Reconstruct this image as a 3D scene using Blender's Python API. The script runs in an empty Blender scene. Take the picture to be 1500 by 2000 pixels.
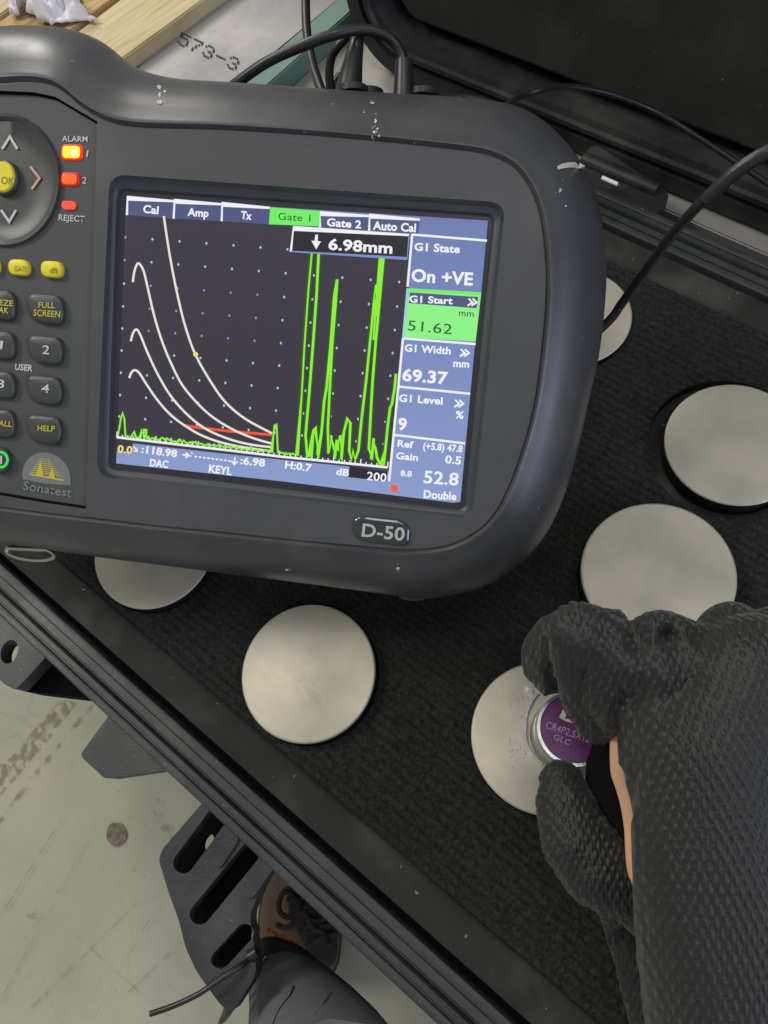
import bpy, bmesh, math, random
from mathutils import Vector, Matrix, Quaternion, noise
random.seed(7)
sc = bpy.context.scene
col = sc.collection
# ---------------------------------------------------------------- camera
H = 0.358                                       # camera height over the foam
CAM = Vector((0, 0, H))
dx = Vector((-0.78057295, -0.52490703, 0.33937954))
vx = Vector((0.60297062, -0.77540759, 0.18753535))
nx = Vector((0.16471885, 0.35102092, 0.92176571))
M = Matrix((-dx, vx, -nx))                      # photo ray -> world direction
F = 1500.0
cd = bpy.data.cameras.new('camera'); cam = bpy.data.objects.new('camera', cd); col.objects.link(cam)
R = M @ Matrix(((1, 0, 0), (0, -1, 0), (0, 0, -1)))
mw = R.to_4x4(); mw.translation = CAM; cam.matrix_world = mw
cd.sensor_fit = 'VERTICAL'; cd.sensor_height = 36; cd.lens = 27; cd.clip_start = 0.01; cd.clip_end = 50
sc.camera = cam
sc.view_settings.view_transform = 'Standard'; sc.view_settings.look = 'None'
sc.view_settings.exposure = 0.0; sc.view_settings.gamma = 1.0
# ---------------------------------------------------------------- light
w = bpy.data.worlds.new('World'); sc.world = w; w.use_nodes = True
bg = w.node_tree.nodes['Background']; bg.inputs[0].default_value = (0.97, 0.98, 1.0, 1); bg.inputs[1].default_value = 0.32

def area(name, loc, target, size, power, colr, sy=None):
    ld = bpy.data.lights.new(name, 'AREA'); ld.size = size; ld.energy = power; ld.color = colr
    if sy: ld.shape = 'RECTANGLE'; ld.size_y = sy
    o = bpy.data.objects.new(name, ld); col.objects.link(o); o.location = loc
    o.rotation_euler = (Vector(target) - Vector(loc)).to_track_quat('-Z', 'Y').to_euler()
    return o
area('ceiling_lamp', (-1.5, -.35, 1.8), (-.15, .05, 0), .5, 20, (1.0, .95, .85))
area('ceiling_lamp', (-1.9, 1.0, 1.35), (-.2, .1, 0), .3, 17, (1.0, .96, .86), .7)
area('ceiling_lamp', (.1, .25, 2.3), (-.05, .2, 0), .6, 10, (.97, .97, .94), 1.2)
area('window_light', (2.0, .25, 1.0), (-.1, .1, .1), 1.2, 21, (.68, .74, 1.0))

# ---------------------------------------------------------------- helpers
ORG = {}
def ray(px, py): return M @ Vector((px - 750, py - 1000, F))
def PZ(px, py, z=0.0):
    r = ray(px, py); return CAM + r * ((z - H) / r.z)
def PD(px, py, d): return CAM + ray(px, py) * (d / F)

def lin(c):
    return tuple(((x / 255) / 12.92 if x / 255 <= .04045 else ((x / 255 + .055) / 1.055) ** 2.4) for x in c) + (1,)

def tag(o, label=None, cat=None, group=None, kind=None):
    if label: o['label'] = label
    if cat: o['category'] = cat
    if group: o['group'] = group
    if kind: o['kind'] = kind
    return o
def thing(name, loc, label, cat, group=None, mat=None):
    o = bpy.data.objects.new(name, None); col.objects.link(o); o.empty_display_size = .02
    if mat is not None: o.matrix_world = mat
    else: o.location = loc
    ORG[o] = Vector((0, 0, 0)) if mat is not None else Vector(loc)
    return tag(o, label, cat, group)
def link(name, me, mat=None, parent=None, sharp=35):
    o = bpy.data.objects.new(name, me); col.objects.link(o)
    if mat is not None and not me.materials: me.materials.append(mat)
    if parent is not None: o.parent = parent; ORG[o] = ORG.get(parent, Vector())
    if sharp is not None:
        for p in me.polygons: p.use_smooth = True
        me.set_sharp_from_angle(angle=math.radians(sharp))
    return o
def mesh(name, vs, fs, mat=None, parent=None, sharp=35):
    og = ORG.get(parent, Vector()) if parent is not None else Vector()
    me = bpy.data.meshes.new(name); me.from_pydata([tuple(Vector(v) - og) for v in vs], [], fs); me.update()
    return link(name, me, mat, parent, sharp)
def from_bm(name, bm, mat=None, parent=None, sharp=35):
    og = ORG.get(parent, Vector()) if parent is not None else Vector()
    if og.length: bmesh.ops.translate(bm, verts=bm.verts, vec=-og)
    me = bpy.data.meshes.new(name); bm.to_mesh(me); bm.free()
    return link(name, me, mat, parent, sharp)
def baked(o, name, mat, parent, sharp=35):
    """evaluate the modifiers of a temporary object and link the result"""
    bpy.context.view_layer.update()
    dg = bpy.context.evaluated_depsgraph_get()
    me = bpy.data.meshes.new_from_object(o.evaluated_get(dg))
    bpy.data.objects.remove(o)
    me.materials.clear()
    return link(name, me, mat, parent, sharp)

def catmull(pts, n=6, closed=False):
    P = [Vector(p) for p in pts]; out = []; N = len(P)
    rng = range(N) if closed else range(N - 1)
    for i in rng:
        if closed: a, b, c, d = P[i - 1], P[i], P[(i + 1) % N], P[(i + 2) % N]
        else: a, b, c, d = P[max(i - 1, 0)], P[i], P[i + 1], P[min(i + 2, N - 1)]
        for k in range(n):
            t = k / n
            out.append(.5 * ((2 * b) + (c - a) * t + (2 * a - 5 * b + 4 * c - d) * t * t + (3 * b - a - 3 * c + d) * t ** 3))
    if not closed: out.append(P[-1])
    return out
def loft(rings, closed=True, cap0=False, cap1=False):
    vs = []; fs = []; n = len(rings[0])
    for r in rings: vs += [Vector(p) for p in r]
    for i in range(len(rings) - 1):
        for j in range(n if closed else n - 1):
            k = (j + 1) % n
            fs.append((i * n + j, i * n + k, (i + 1) * n + k, (i + 1) * n + j))
    if cap0: fs.append(tuple(range(n)))
    if cap1: fs.append(tuple(reversed(range((len(rings) - 1) * n, len(rings) * n))))
    return vs, fs
def tube(name, pts, r, mat, parent=None, n=10, sub=6, label=None, ends=True):
    P = catmull(pts, sub) if sub > 1 else [Vector(p) for p in pts]
    N = len(P); rad = (lambda t: r) if not callable(r) else r
    rings = []; up = None
    for i, p in enumerate(P):
        t = (P[min(i + 1, N - 1)] - P[max(i - 1, 0)]).normalized()
        if up is None: up = t.orthogonal().normalized()
        up = (up - t * up.dot(t)).normalized(); s = t.cross(up)
        q = rad(i / (N - 1))
        rings.append([p + (up * math.cos(a) + s * math.sin(a)) * q for a in (2 * math.pi * k / n for k in range(n))])
    vs, fs = loft(rings, True, ends, ends)
    o = mesh(name, vs, fs, mat, parent, 60)
    return o
def filled(loops, z=None):
    """bmesh face set for a planar region: first loop outer, the others holes (3D points)"""
    bm = bmesh.new(); es = []
    for lp in loops:
        vv = [bm.verts.new(p) for p in lp]
        es += [bm.edges.new((vv[i], vv[(i + 1) % len(vv)])) for i in range(len(vv))]
    bmesh.ops.triangle_fill(bm, edges=es, use_beauty=True, use_dissolve=False)
    return bm
def slab(name, loops, down, mat, parent=None, bevel=0.0, sharp=35):
    """planar region with holes, extruded along the vector down"""
    bm = filled(loops)
    bmesh.ops.recalc_face_normals(bm, faces=bm.faces)
    if sum((f.normal.dot(down) * f.calc_area() for f in bm.faces)) > 0: bmesh.ops.reverse_faces(bm, faces=bm.faces)
    ret = bmesh.ops.extrude_face_region(bm, geom=list(bm.faces), use_keep_orig=True)
    nv = [g for g in ret['geom'] if isinstance(g, bmesh.types.BMVert)]
    bmesh.ops.translate(bm, verts=nv, vec=Vector(down))
    bmesh.ops.recalc_face_normals(bm, faces=bm.faces)
    if bevel:
        es = [e for e in bm.edges if len(e.link_faces) == 2 and e.calc_face_angle(0) > math.radians(50)]
        bmesh.ops.bevel(bm, geom=es, offset=bevel, segments=2, affect='EDGES', clamp_overlap=True)
    return from_bm(name, bm, mat, parent, sharp)
def rrect(x0, x1, y0, y1, r, n=8):
    out = []
    for cx, cy, a in ((x1 - r, y1 - r, 0), (x0 + r, y1 - r, 90), (x0 + r, y0 + r, 180), (x1 - r, y0 + r, 270)):
        for k in range(n + 1):
            t = math.radians(a + 90 * k / n); out.append((cx + r * math.cos(t), cy + r * math.sin(t)))
    return out
def round_poly(pts, r, n=5):
    """round the corners of a 2D polygon"""
    P = [Vector((p[0], p[1])) for p in pts]; out = []
    for i in range(len(P)):
        a, b, c = P[i - 1], P[i], P[(i + 1) % len(P)]
        u = (a - b); v = (c - b); k = min(r, u.length * .45, v.length * .45)
        p0 = b + u.normalized() * k; p1 = b + v.normalized() * k
        for j in range(n + 1):
            t = j / n; out.append((p0 * (1 - t) ** 2 + b * 2 * t * (1 - t) + p1 * t * t))
    return out

# ---------------------------------------------------------------- materials
def nodes(m): return m.node_tree.nodes, m.node_tree.links
def material(name, rgb, rough=.5, metal=0., spec=.5, vary=0., vscale=30., rgb2=None, bump=0., bscale=400., bdist=.0005,
             rvary=0., coat=0., emit=None, estr=1., specks=0.):
    m = bpy.data.materials.new(name); m.use_nodes = True; N, L = nodes(m); b = N['Principled BSDF']
    c = lin(rgb)
    b.inputs['Base Color'].default_value = c; b.inputs['Roughness'].default_value = rough
    b.inputs['Metallic'].default_value = metal; b.inputs['Specular IOR Level'].default_value = spec
    b.inputs['Coat Weight'].default_value = coat; b.inputs['Coat Roughness'].default_value = .15
    tc = N.new('ShaderNodeTexCoord')
    if vary or rgb2:
        n = N.new('ShaderNodeTexNoise'); n.inputs['Scale'].default_value = vscale; n.inputs['Detail'].default_value = 8
        n.inputs['Roughness'].default_value = .65
        L.new(tc.outputs['Object'], n.inputs['Vector'])
        mx = N.new('ShaderNodeMix'); mx.data_type = 'RGBA'
        r_ = N.new('ShaderNodeMapRange'); r_.inputs['From Min'].default_value = .35; r_.inputs['From Max'].default_value = .65
        L.new(n.outputs['Fac'], r_.inputs['Value']); L.new(r_.outputs[0], mx.inputs['Factor'])
        c2 = lin(rgb2) if rgb2 else tuple(x * (1 + vary) for x in c[:3]) + (1,)
        c1 = c if rgb2 else tuple(x * (1 - vary) for x in c[:3]) + (1,)
        mx.inputs['A'].default_value = c1; mx.inputs['B'].default_value = c2
        L.new(mx.outputs['Result'], b.inputs['Base Color'])
        if rvary:
            r2 = N.new('ShaderNodeMapRange'); r2.inputs['From Min'].default_value = .3; r2.inputs['From Max'].default_value = .7
            r2.inputs['To Min'].default_value = rough - rvary; r2.inputs['To Max'].default_value = rough + rvary
            L.new(n.outputs['Fac'], r2.inputs['Value']); L.new(r2.outputs[0], b.inputs['Roughness'])
    if specks:
        n7 = N.new('ShaderNodeTexNoise'); n7.inputs['Scale'].default_value = 420; n7.inputs['Detail'].default_value = 1
        L.new(tc.outputs['Object'], n7.inputs['Vector'])
        n8 = N.new('ShaderNodeTexNoise'); n8.inputs['Scale'].default_value = 28; n8.inputs['Detail'].default_value = 5
        L.new(tc.outputs['Object'], n8.inputs['Vector'])
        r7 = N.new('ShaderNodeMapRange'); r7.inputs['From Min'].default_value = .775; r7.inputs['From Max'].default_value = .80; r7.inputs['To Max'].default_value = specks
        L.new(n7.outputs['Fac'], r7.inputs['Value'])
        r8 = N.new('ShaderNodeMapRange'); r8.inputs['From Min'].default_value = .5; r8.inputs['From Max'].default_value = .75; r8.inputs['To Max'].default_value = specks * .22
        L.new(n8.outputs['Fac'], r8.inputs['Value'])
        ad = N.new('ShaderNodeMath'); ad.operation = 'MAXIMUM'; L.new(r7.outputs[0], ad.inputs[0]); L.new(r8.outputs[0], ad.inputs[1])
        m7 = N.new('ShaderNodeMix'); m7.data_type = 'RGBA'; L.new(ad.outputs[0], m7.inputs['Factor'])
        if b.inputs['Base Color'].links: L.new(b.inputs['Base Color'].links[0].from_socket, m7.inputs['A'])
        else: m7.inputs['A'].default_value = c
        m7.inputs['B'].default_value = lin((150, 147, 138)); L.new(m7.outputs['Result'], b.inputs['Base Color'])
    if bump:
        n2 = N.new('ShaderNodeTexNoise'); n2.inputs['Scale'].default_value = bscale; n2.inputs['Detail'].default_value = 3
        L.new(tc.outputs['Object'], n2.inputs['Vector'])
        bp = N.new('ShaderNodeBump'); bp.inputs['Strength'].default_value = bump; bp.inputs['Distance'].default_value = bdist
        L.new(n2.outputs['Fac'], bp.inputs['Height']); L.new(bp.outputs[0], b.inputs['Normal'])
    if emit is not None:
        b.inputs['Emission Color'].default_value = lin(emit); b.inputs['Emission Strength'].default_value = estr
    return m
MT = {}
MT['device'] = material('device_plastic', (69, 70, 72), .5, spec=.4, vary=.06, vscale=40, bump=.25, bscale=1800, bdist=.0003, rvary=.08, specks=.35)
MT['rubber'] = material('device_rubber', (63, 64, 66), .37, spec=.55, vary=.1, vscale=25, bump=.12, bscale=1500, bdist=.0002, rvary=.09, specks=.4)
MT['panel'] = material('keypad_panel', (73, 75, 74), .55, spec=.35, vary=.05, bump=.2, bscale=2200, bdist=.0002)
MT['bezel'] = material('bezel_plastic', (58, 62, 66), .4, spec=.45, bump=.15, bscale=1800, bdist=.0002)
MT['groove'] = material('shadow_gap', (18, 18, 20), .8, spec=.1)
MT['key'] = material('rubber_key', (62, 64, 62), .38, spec=.5, vary=.1, vscale=200, bump=.2, bscale=2500, bdist=.0002)
MT['yellow'] = material('yellow_key', (222, 208, 48), .4, spec=.4, vary=.05, vscale=300)
MT['key_print'] = material('key_print', (190, 192, 188), .6)
MT['yellow_print'] = material('yellow_print', (190, 178, 50), .6)
MT['dark_print'] = material('dark_print', (120, 110, 40), .6)
MT['grey_print'] = material('grey_print', (112, 115, 116), .6)
MT['pink_print'] = material('pink_print', (200, 150, 138), .6)
MT['chip'] = material('paint_mark', (186, 186, 180), .7, vary=.15, vscale=900)
MT['badge'] = material('badge_resin', (30, 42, 46), .08, spec=.7, coat=1.)
MT['foam_band'] = material('case_liner', (46, 47, 44), .8, spec=.2, specks=.6, vary=.12, vscale=25, bump=.5, bscale=900, bdist=.0005)
MT['case'] = material('case_plastic', (49, 51, 52), .45, specks=.5, spec=.35, vary=.18, vscale=18, bump=.3, bscale=700, bdist=.0004, rvary=.08)
MT['case_dark'] = material('case_plastic_dark', (36, 37, 38), .45, specks=.5, spec=.35, vary=.15, vscale=25, bump=.3, bscale=900, bdist=.0003)
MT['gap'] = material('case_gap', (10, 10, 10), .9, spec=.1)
MT['lid_foam'] = material('lid_foam', (50, 52, 48), .95, specks=.3, spec=.1, vary=.15, vscale=12, bump=.6, bscale=1200, bdist=.0005)
MT['cable'] = material('cable_rubber', (30, 31, 31), .38, spec=.5, vary=.2, vscale=90, bump=.25, bscale=900, bdist=.0003)
MT['metal_side'] = material('steel_dark_reflection', (40, 40, 42), .55, metal=.3, spec=.3, vary=.3, vscale=200)  # dark colour stands in for black foam mirrored in the steel sides
MT['chrome'] = material('chrome', (200, 195, 180), .22, metal=1., vary=.1, vscale=200, bump=.2, bscale=600, bdist=.0003)
MT['probe_metal'] = material('probe_steel', (170, 172, 172), .33, metal=1., vary=.2, vscale=250, bump=.3, bscale=700, bdist=.0004)
MT['purple'] = material('purple_label', (88, 28, 94), .42, spec=.5, vary=.25, vscale=150, bump=.2, bscale=900, bdist=.0003)
MT['label_print'] = material('label_print', (172, 140, 176), .6, vary=.2, vscale=700)
MT['gel'] = material('couplant_gel', (205, 208, 208), .15, spec=.7, vary=.12, vscale=500, bump=.6, bscale=500, bdist=.001)
MT['skin'] = material('skin', (222, 174, 138), .55, spec=.35, vary=.06, vscale=60, bump=.3, bscale=700, bdist=.0004)
MT['skin'].node_tree.nodes['Principled BSDF'].inputs['Subsurface Weight'].default_value = .08
MT['skin'].node_tree.nodes['Principled BSDF'].inputs['Subsurface Radius'].default_value = (.008, .003, .0015)
MT['wood_dark'] = material('wood_end', (120, 92, 52), .8, vary=.25, vscale=40)
MT['teal'] = material('teal_paint', (96, 128, 116), .6, vary=.1, vscale=25, bump=.15, bscale=300)
MT['ink'] = material('stencil_ink', (66, 58, 58), .8, vary=.15, vscale=600)
MT['tissue'] = material('tissue_paper', (220, 217, 226), .9, spec=.1, vary=.04, vscale=60, bump=.3, bscale=400, bdist=.0006)
MT['leather'] = material('shoe_leather', (74, 57, 48), .6, spec=.35, vary=.3, vscale=45, bump=.5, bscale=350, bdist=.001)
MT['lace'] = material('shoe_lace', (34, 27, 24), .85, vary=.3, vscale=300, bump=.5, bscale=1200, bdist=.0006)
MT['trouser'] = material('grip_rubber', (98, 98, 103), .8, spec=.2, vary=.15, vscale=25, bump=.5, bscale=1100, bdist=.0006)
MT['orange'] = material('orange_thread', (205, 120, 30), .8, vary=.25, vscale=300)
MT['tie'] = material('cable_tie', (30, 30, 31), .35, spec=.5)
MT['sole'] = material('shoe_sole', (34, 34, 32), .8)
MT['gel'].node_tree.nodes['Principled BSDF'].inputs['Transmission Weight'].default_value = .3

def floor_mat():
    m = material('concrete', (150, 151, 134), .75, spec=.3, bump=.3, bscale=160, bdist=.001); N, L = nodes(m); b = N['Principled BSDF']
    tc = N.new('ShaderNodeTexCoord')
    def noi(s, d, r=.6):
        n = N.new('ShaderNodeTexNoise'); n.inputs['Scale'].default_value = s; n.inputs['Detail'].default_value = d
        n.inputs['Roughness'].default_value = r; L.new(tc.outputs['Object'], n.inputs['Vector']); return n
    def mapr(o, a, b_, c=0., d=1.):
        r = N.new('ShaderNodeMapRange'); r.inputs['From Min'].default_value = a; r.inputs['From Max'].default_value = b_
        r.inputs['To Min'].default_value = c; r.inputs['To Max'].default_value = d; L.new(o, r.inputs['Value']); return r.outputs[0]
    def mix(f, a, b_):
        x = N.new('ShaderNodeMix'); x.data_type = 'RGBA'; L.new(f, x.inputs['Factor'])
        for k, v in (('A', a), ('B', b_)):
            if isinstance(v, tuple): x.inputs[k].default_value = v
            else: L.new(v, x.inputs[k])
        return x.outputs['Result']
    c = mix(mapr(noi(9, 8).outputs['Fac'], .3, .7), lin((146, 146, 129)), lin((166, 164, 146)))
    c = mix(mapr(noi(70, 6, .75).outputs['Fac'], .62, .72, 0, .35), c, lin((120, 112, 92)))
    c = mix(mapr(noi(260, 3, .7).outputs['Fac'], .66, .72, 0, .5), c, lin((96, 92, 78)))
    vo = N.new('ShaderNodeTexVoronoi'); vo.feature = 'DISTANCE_TO_EDGE'; vo.inputs['Scale'].default_value = 5.
    mp = N.new('ShaderNodeMapping'); mp.inputs['Scale'].default_value = (1, 2.2, 1)
    n3 = noi(12, 3); vm = N.new('ShaderNodeVectorMath'); vm.operation = 'MULTIPLY_ADD'
    L.new(n3.outputs['Color'], vm.inputs[0]); vm.inputs[1].default_value = (.04, .04, .04); L.new(tc.outputs['Object'], vm.inputs[2])
    L.new(vm.outputs[0], mp.inputs[0]); L.new(mp.outputs[0], vo.inputs['Vector'])
    c = mix(mapr(vo.outputs['Distance'], .0, .004, .14, 0), c, lin((98, 96, 82)))
    L.new(c, b.inputs['Base Color'])
    return m
def foam_mat():
    m = material('ribbed_foam', (46, 48, 45), .95, spec=.12); N, L = nodes(m); b = N['Principled BSDF']
    tc = N.new('ShaderNodeTexCoord')
    n0 = N.new('ShaderNodeTexNoise'); n0.inputs['Scale'].default_value = 60; n0.inputs['Detail'].default_value = 3
    L.new(tc.outputs['Object'], n0.inputs['Vector'])
    vm = N.new('ShaderNodeVectorMath'); vm.operation = 'MULTIPLY_ADD'; L.new(n0.outputs['Color'], vm.inputs[0])
    vm.inputs[1].default_value = (.0028, .0028, 0); L.new(tc.outputs['Object'], vm.inputs[2])
    wv = N.new('ShaderNodeTexWave'); wv.bands_direction = 'Y'; wv.inputs['Scale'].default_value = 2 * math.pi / 20 / .0042 * 1.0
    wv.inputs['Distortion'].default_value = 1.2; wv.inputs['Detail'].default_value = 2; wv.inputs['Detail Scale'].default_value = 1.5
    L.new(vm.outputs[0], wv.inputs['Vector'])
    n1 = N.new('ShaderNodeTexNoise'); n1.inputs['Scale'].default_value = 420; n1.inputs['Detail'].default_value = 5
    n1.inputs['Roughness'].default_value = .7
    mp = N.new('ShaderNodeMapping'); mp.inputs['Scale'].default_value = (1., .55, 1); mp.inputs['Rotation'].default_value = (0, 0, .8)
    L.new(tc.outputs['Object'], mp.inputs[0]); L.new(mp.outputs[0], n1.inputs['Vector'])
    ad = N.new('ShaderNodeMath'); ad.operation = 'MULTIPLY_ADD'; L.new(n1.outputs['Fac'], ad.inputs[0]); ad.inputs[1].default_value = 1.9
    pw = N.new('ShaderNodeMath'); pw.operation = 'POWER'; L.new(wv.outputs['Fac'], pw.inputs[0]); pw.inputs[1].default_value = .45
    L.new(pw.outputs[0], ad.inputs[2])
    bp = N.new('ShaderNodeBump'); bp.inputs['Strength'].default_value = 1.; bp.inputs['Distance'].default_value = .0016
    L.new(ad.outputs[0], bp.inputs['Height']); L.new(bp.outputs[0], b.inputs['Normal'])
    n4 = N.new('ShaderNodeTexNoise'); n4.inputs['Scale'].default_value = 700; n4.inputs['Detail'].default_value = 2
    L.new(tc.outputs['Object'], n4.inputs['Vector'])
    r = N.new('ShaderNodeMapRange'); r.inputs['From Min'].default_value = .3; r.inputs['From Max'].default_value = .72
    L.new(n4.outputs['Fac'], r.inputs['Value'])
    mx = N.new('ShaderNodeMix'); mx.data_type = 'RGBA'; L.new(r.outputs[0], mx.inputs['Factor'])
    mx.inputs['A'].default_value = lin((34, 36, 34)); mx.inputs['B'].default_value = lin((58, 59, 56))
    L.new(mx.outputs['Result'], b.inputs['Base Color'])
    return m
def face_metal(seed):
    m = material('machined_steel_face', (178, 174, 160),   .5, metal=.7, spec=.5); N, L = nodes(m); b = N['Principled BSDF']
    tc = N.new('ShaderNodeTexCoord'); mp = N.new('ShaderNodeMapping'); mp.inputs['Location'].default_value = (seed * 1.7, seed, 0)
    L.new(tc.outputs['Object'], mp.inputs[0])
    n = N.new('ShaderNodeTexNoise'); n.inputs['Scale'].default_value = 24; n.inputs['Detail'].default_value = 7; L.new(mp.outputs[0], n.inputs['Vector'])
    s = N.new('ShaderNodeMapping'); s.inputs['Rotation'].default_value = (0, 0, .6 + seed); s.inputs['Scale'].default_value = (1, 14, 1)
    L.new(mp.outputs[0], s.inputs[0]); n2 = N.new('ShaderNodeTexNoise'); n2.inputs['Scale'].default_value = 130; n2.inputs['Detail'].default_value = 4
    L.new(s.outputs[0], n2.inputs['Vector'])
    r = N.new('ShaderNodeMapRange'); r.inputs['From Min'].default_value = .3; r.inputs['From Max'].default_value = .7
    L.new(n.outputs['Fac'], r.inputs['Value'])
    mx = N.new('ShaderNodeMix'); mx.data_type = 'RGBA'; L.new(r.outputs[0], mx.inputs['Factor'])
    mx.inputs['A'].default_value = lin((164, 161, 150)); mx.inputs['B'].default_value = lin((206, 199, 180))
    r3 = N.new('ShaderNodeMapRange'); r3.inputs['From Min'].default_value = .62; r3.inputs['From Max'].default_value = .74; r3.inputs['To Max'].default_value = .4
    L.new(n2.outputs['Fac'], r3.inputs['Value'])
    m2 = N.new('ShaderNodeMix'); m2.data_type = 'RGBA'; L.new(r3.outputs[0], m2.inputs['Factor']); L.new(mx.outputs['Result'], m2.inputs['A'])
    m2.inputs['B'].default_value = lin((208, 206, 200)); L.new(m2.outputs['Result'], b.inputs['Base Color'])
    r2 = N.new('ShaderNodeMapRange'); r2.inputs['To Min'].default_value = .52; r2.inputs['To Max'].default_value = .7
    L.new(n2.outputs['Fac'], r2.inputs['Value']); L.new(r2.outputs[0], b.inputs['Roughness'])
    bp = N.new('ShaderNodeBump'); bp.inputs['Strength'].default_value = .08; bp.inputs['Distance'].default_value = .0002
    L.new(n2.outputs['Fac'], bp.inputs['Height']); L.new(bp.outputs[0], b.inputs['Normal'])
    return m
def wood_mat(name, a, b_, ang):
    m = material(name, a, .75, spec=.2); N, L = nodes(m); b = N['Principled BSDF']
    tc = N.new('ShaderNodeTexCoord'); r0 = N.new('ShaderNodeMapping'); r0.inputs['Rotation'].default_value = (0, 0, -ang)
    L.new(tc.outputs['Object'], r0.inputs[0])
    mp = N.new('ShaderNodeMapping'); mp.inputs['Scale'].default_value = (1.2, 16, 6); L.new(r0.outputs[0], mp.inputs[0])
    n = N.new('ShaderNodeTexNoise'); n.inputs['Scale'].default_value = 14; n.inputs['Detail'].default_value = 7; n.inputs['Distortion'].default_value = .6
    L.new(mp.outputs[0], n.inputs['Vector'])
    r = N.new('ShaderNodeMapRange'); r.inputs['From Min'].default_value = .35; r.inputs['From Max'].default_value = .68; L.new(n.outputs['Fac'], r.inputs['Value'])
    mx = N.new('ShaderNodeMix'); mx.data_type = 'RGBA'; L.new(r.outputs[0], mx.inputs['Factor'])
    mx.inputs['A'].default_value = lin(a); mx.inputs['B'].default_value = lin(b_); L.new(mx.outputs['Result'], b.inputs['Base Color'])
    bp = N.new('ShaderNodeBump'); bp.inputs['Strength'].default_value = .3; bp.inputs['Distance'].default_value = .001
    L.new(n.outputs['Fac'], bp.inputs['Height']); L.new(bp.outputs[0], b.inputs['Normal'])
    return m
def glove_mat():
    m = material('knitted_glove', (36, 38, 36), .52, spec=.42); N, L = nodes(m); b = N['Principled BSDF']
    b.inputs['Sheen Weight'].default_value = .15
    at = N.new('ShaderNodeAttribute'); at.attribute_name = 'knit'; at.attribute_type = 'GEOMETRY'
    sp = N.new('ShaderNodeSeparateXYZ'); L.new(at.outputs['Vector'], sp.inputs[0])
    tc = N.new('ShaderNodeTexCoord')
    n0 = N.new('ShaderNodeTexNoise'); n0.inputs['Scale'].default_value = 45; n0.inputs['Detail'].default_value = 3; L.new(tc.outputs['Object'], n0.inputs['Vector'])
    def M_(op, a, b_=None, c=None):
        x = N.new('ShaderNodeMath'); x.operation = op
        for i, v in enumerate((a, b_, c)):
            if v is None: continue
            if isinstance(v, (int, float)): x.inputs[i].default_value = v
            else: L.new(v, x.inputs[i])
        return x.outputs[0]
    u = M_('MULTIPLY_ADD', n0.outputs['Fac'], 1.5, sp.outputs[0]); v = M_('MULTIPLY_ADD', n0.outputs['Fac'], 1.5, sp.outputs[1])
    su = M_('SINE', u)
    v2 = M_('MULTIPLY_ADD', u, .5, v)
    sv = M_('SINE', v2)
    dots = M_('MULTIPLY', M_('MULTIPLY_ADD', su, .5, .5), M_('MULTIPLY_ADD', sv, .5, .5))
    dots = M_('MULTIPLY', dots, sp.outputs[2])
    n1 = N.new('ShaderNodeTexNoise'); n1.inputs['Scale'].default_value = 650; n1.inputs['Detail'].default_value = 3; L.new(tc.outputs['Object'], n1.inputs['Vector'])
    n2 = N.new('ShaderNodeTexNoise'); n2.inputs['Scale'].default_value = 160; n2.inputs['Detail'].default_value = 4; L.new(tc.outputs['Object'], n2.inputs['Vector'])
    # wrinkles on the fingers
    wmp = N.new('ShaderNodeMapping'); wmp.inputs['Rotation'].default_value = (0, 0, .9); wmp.inputs['Scale'].default_value = (1, 2.6, 1)
    L.new(tc.outputs['Object'], wmp.inputs[0])
    n3 = N.new('ShaderNodeTexNoise'); n3.inputs['Scale'].default_value = 95; n3.inputs['Detail'].default_value = 3; n3.inputs['Distortion'].default_value = .8
    L.new(wmp.outputs[0], n3.inputs['Vector'])
    n1.inputs['Scale'].default_value = 1100; h = M_('MULTIPLY_ADD', n1.outputs['Fac'], .40, dots)
    inv = M_('SUBTRACT', 1.0, sp.outputs[2])
    h = M_('MULTIPLY_ADD', M_('MULTIPLY', n3.outputs['Fac'], inv), .35, h)
    h = M_('MULTIPLY_ADD', n2.outputs['Fac'], .12, h)
    bp = N.new('ShaderNodeBump'); bp.inputs['Strength'].default_value = .9; bp.inputs['Distance'].default_value = .0012
    L.new(h, bp.inputs['Height']); L.new(bp.outputs[0], b.inputs['Normal'])
    mx = N.new('ShaderNodeMix'); mx.data_type = 'RGBA'
    r = N.new('ShaderNodeMapRange'); r.inputs['From Min'].default_value = .1; r.inputs['From Max'].default_value = .9; L.new(dots, r.inputs['Value'])
    L.new(r.outputs[0], mx.inputs['Factor']); mx.inputs['A'].default_value = lin((20, 22, 21)); mx.inputs['B'].default_value = lin((48, 52, 49))
    n5 = N.new('ShaderNodeTexNoise'); n5.inputs['Scale'].default_value = 330; n5.inputs['Detail'].default_value = 2; L.new(tc.outputs['Object'], n5.inputs['Vector'])
    r5 = N.new('ShaderNodeMapRange'); r5.inputs['From Min'].default_value = .765; r5.inputs['From Max'].default_value = .8; r5.inputs['To Max'].default_value = .7
    L.new(n5.outputs['Fac'], r5.inputs['Value'])
    m2 = N.new('ShaderNodeMix'); m2.data_type = 'RGBA'; L.new(r5.outputs[0], m2.inputs['Factor']); L.new(mx.outputs['Result'], m2.inputs['A'])
    m2.inputs['B'].default_value = lin((150, 148, 140)); L.new(m2.outputs['Result'], b.inputs['Base Color'])
    return m
def plate_mat(name, rgb, rgb2):
    return material(name, rgb, .5, metal=.25, spec=.4, rgb2=rgb2, vscale=14, bump=.15, bscale=300, bdist=.0003, rvary=.08)

# ---------------------------------------------------------------- floor
ZF = -0.165
bm = bmesh.new(); bmesh.ops.create_grid(bm, x_segments=1, y_segments=1, size=4)
fl = from_bm('floor', bm, floor_mat()); fl.location = (0, 0, ZF); tag(fl, kind='structure')
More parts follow.
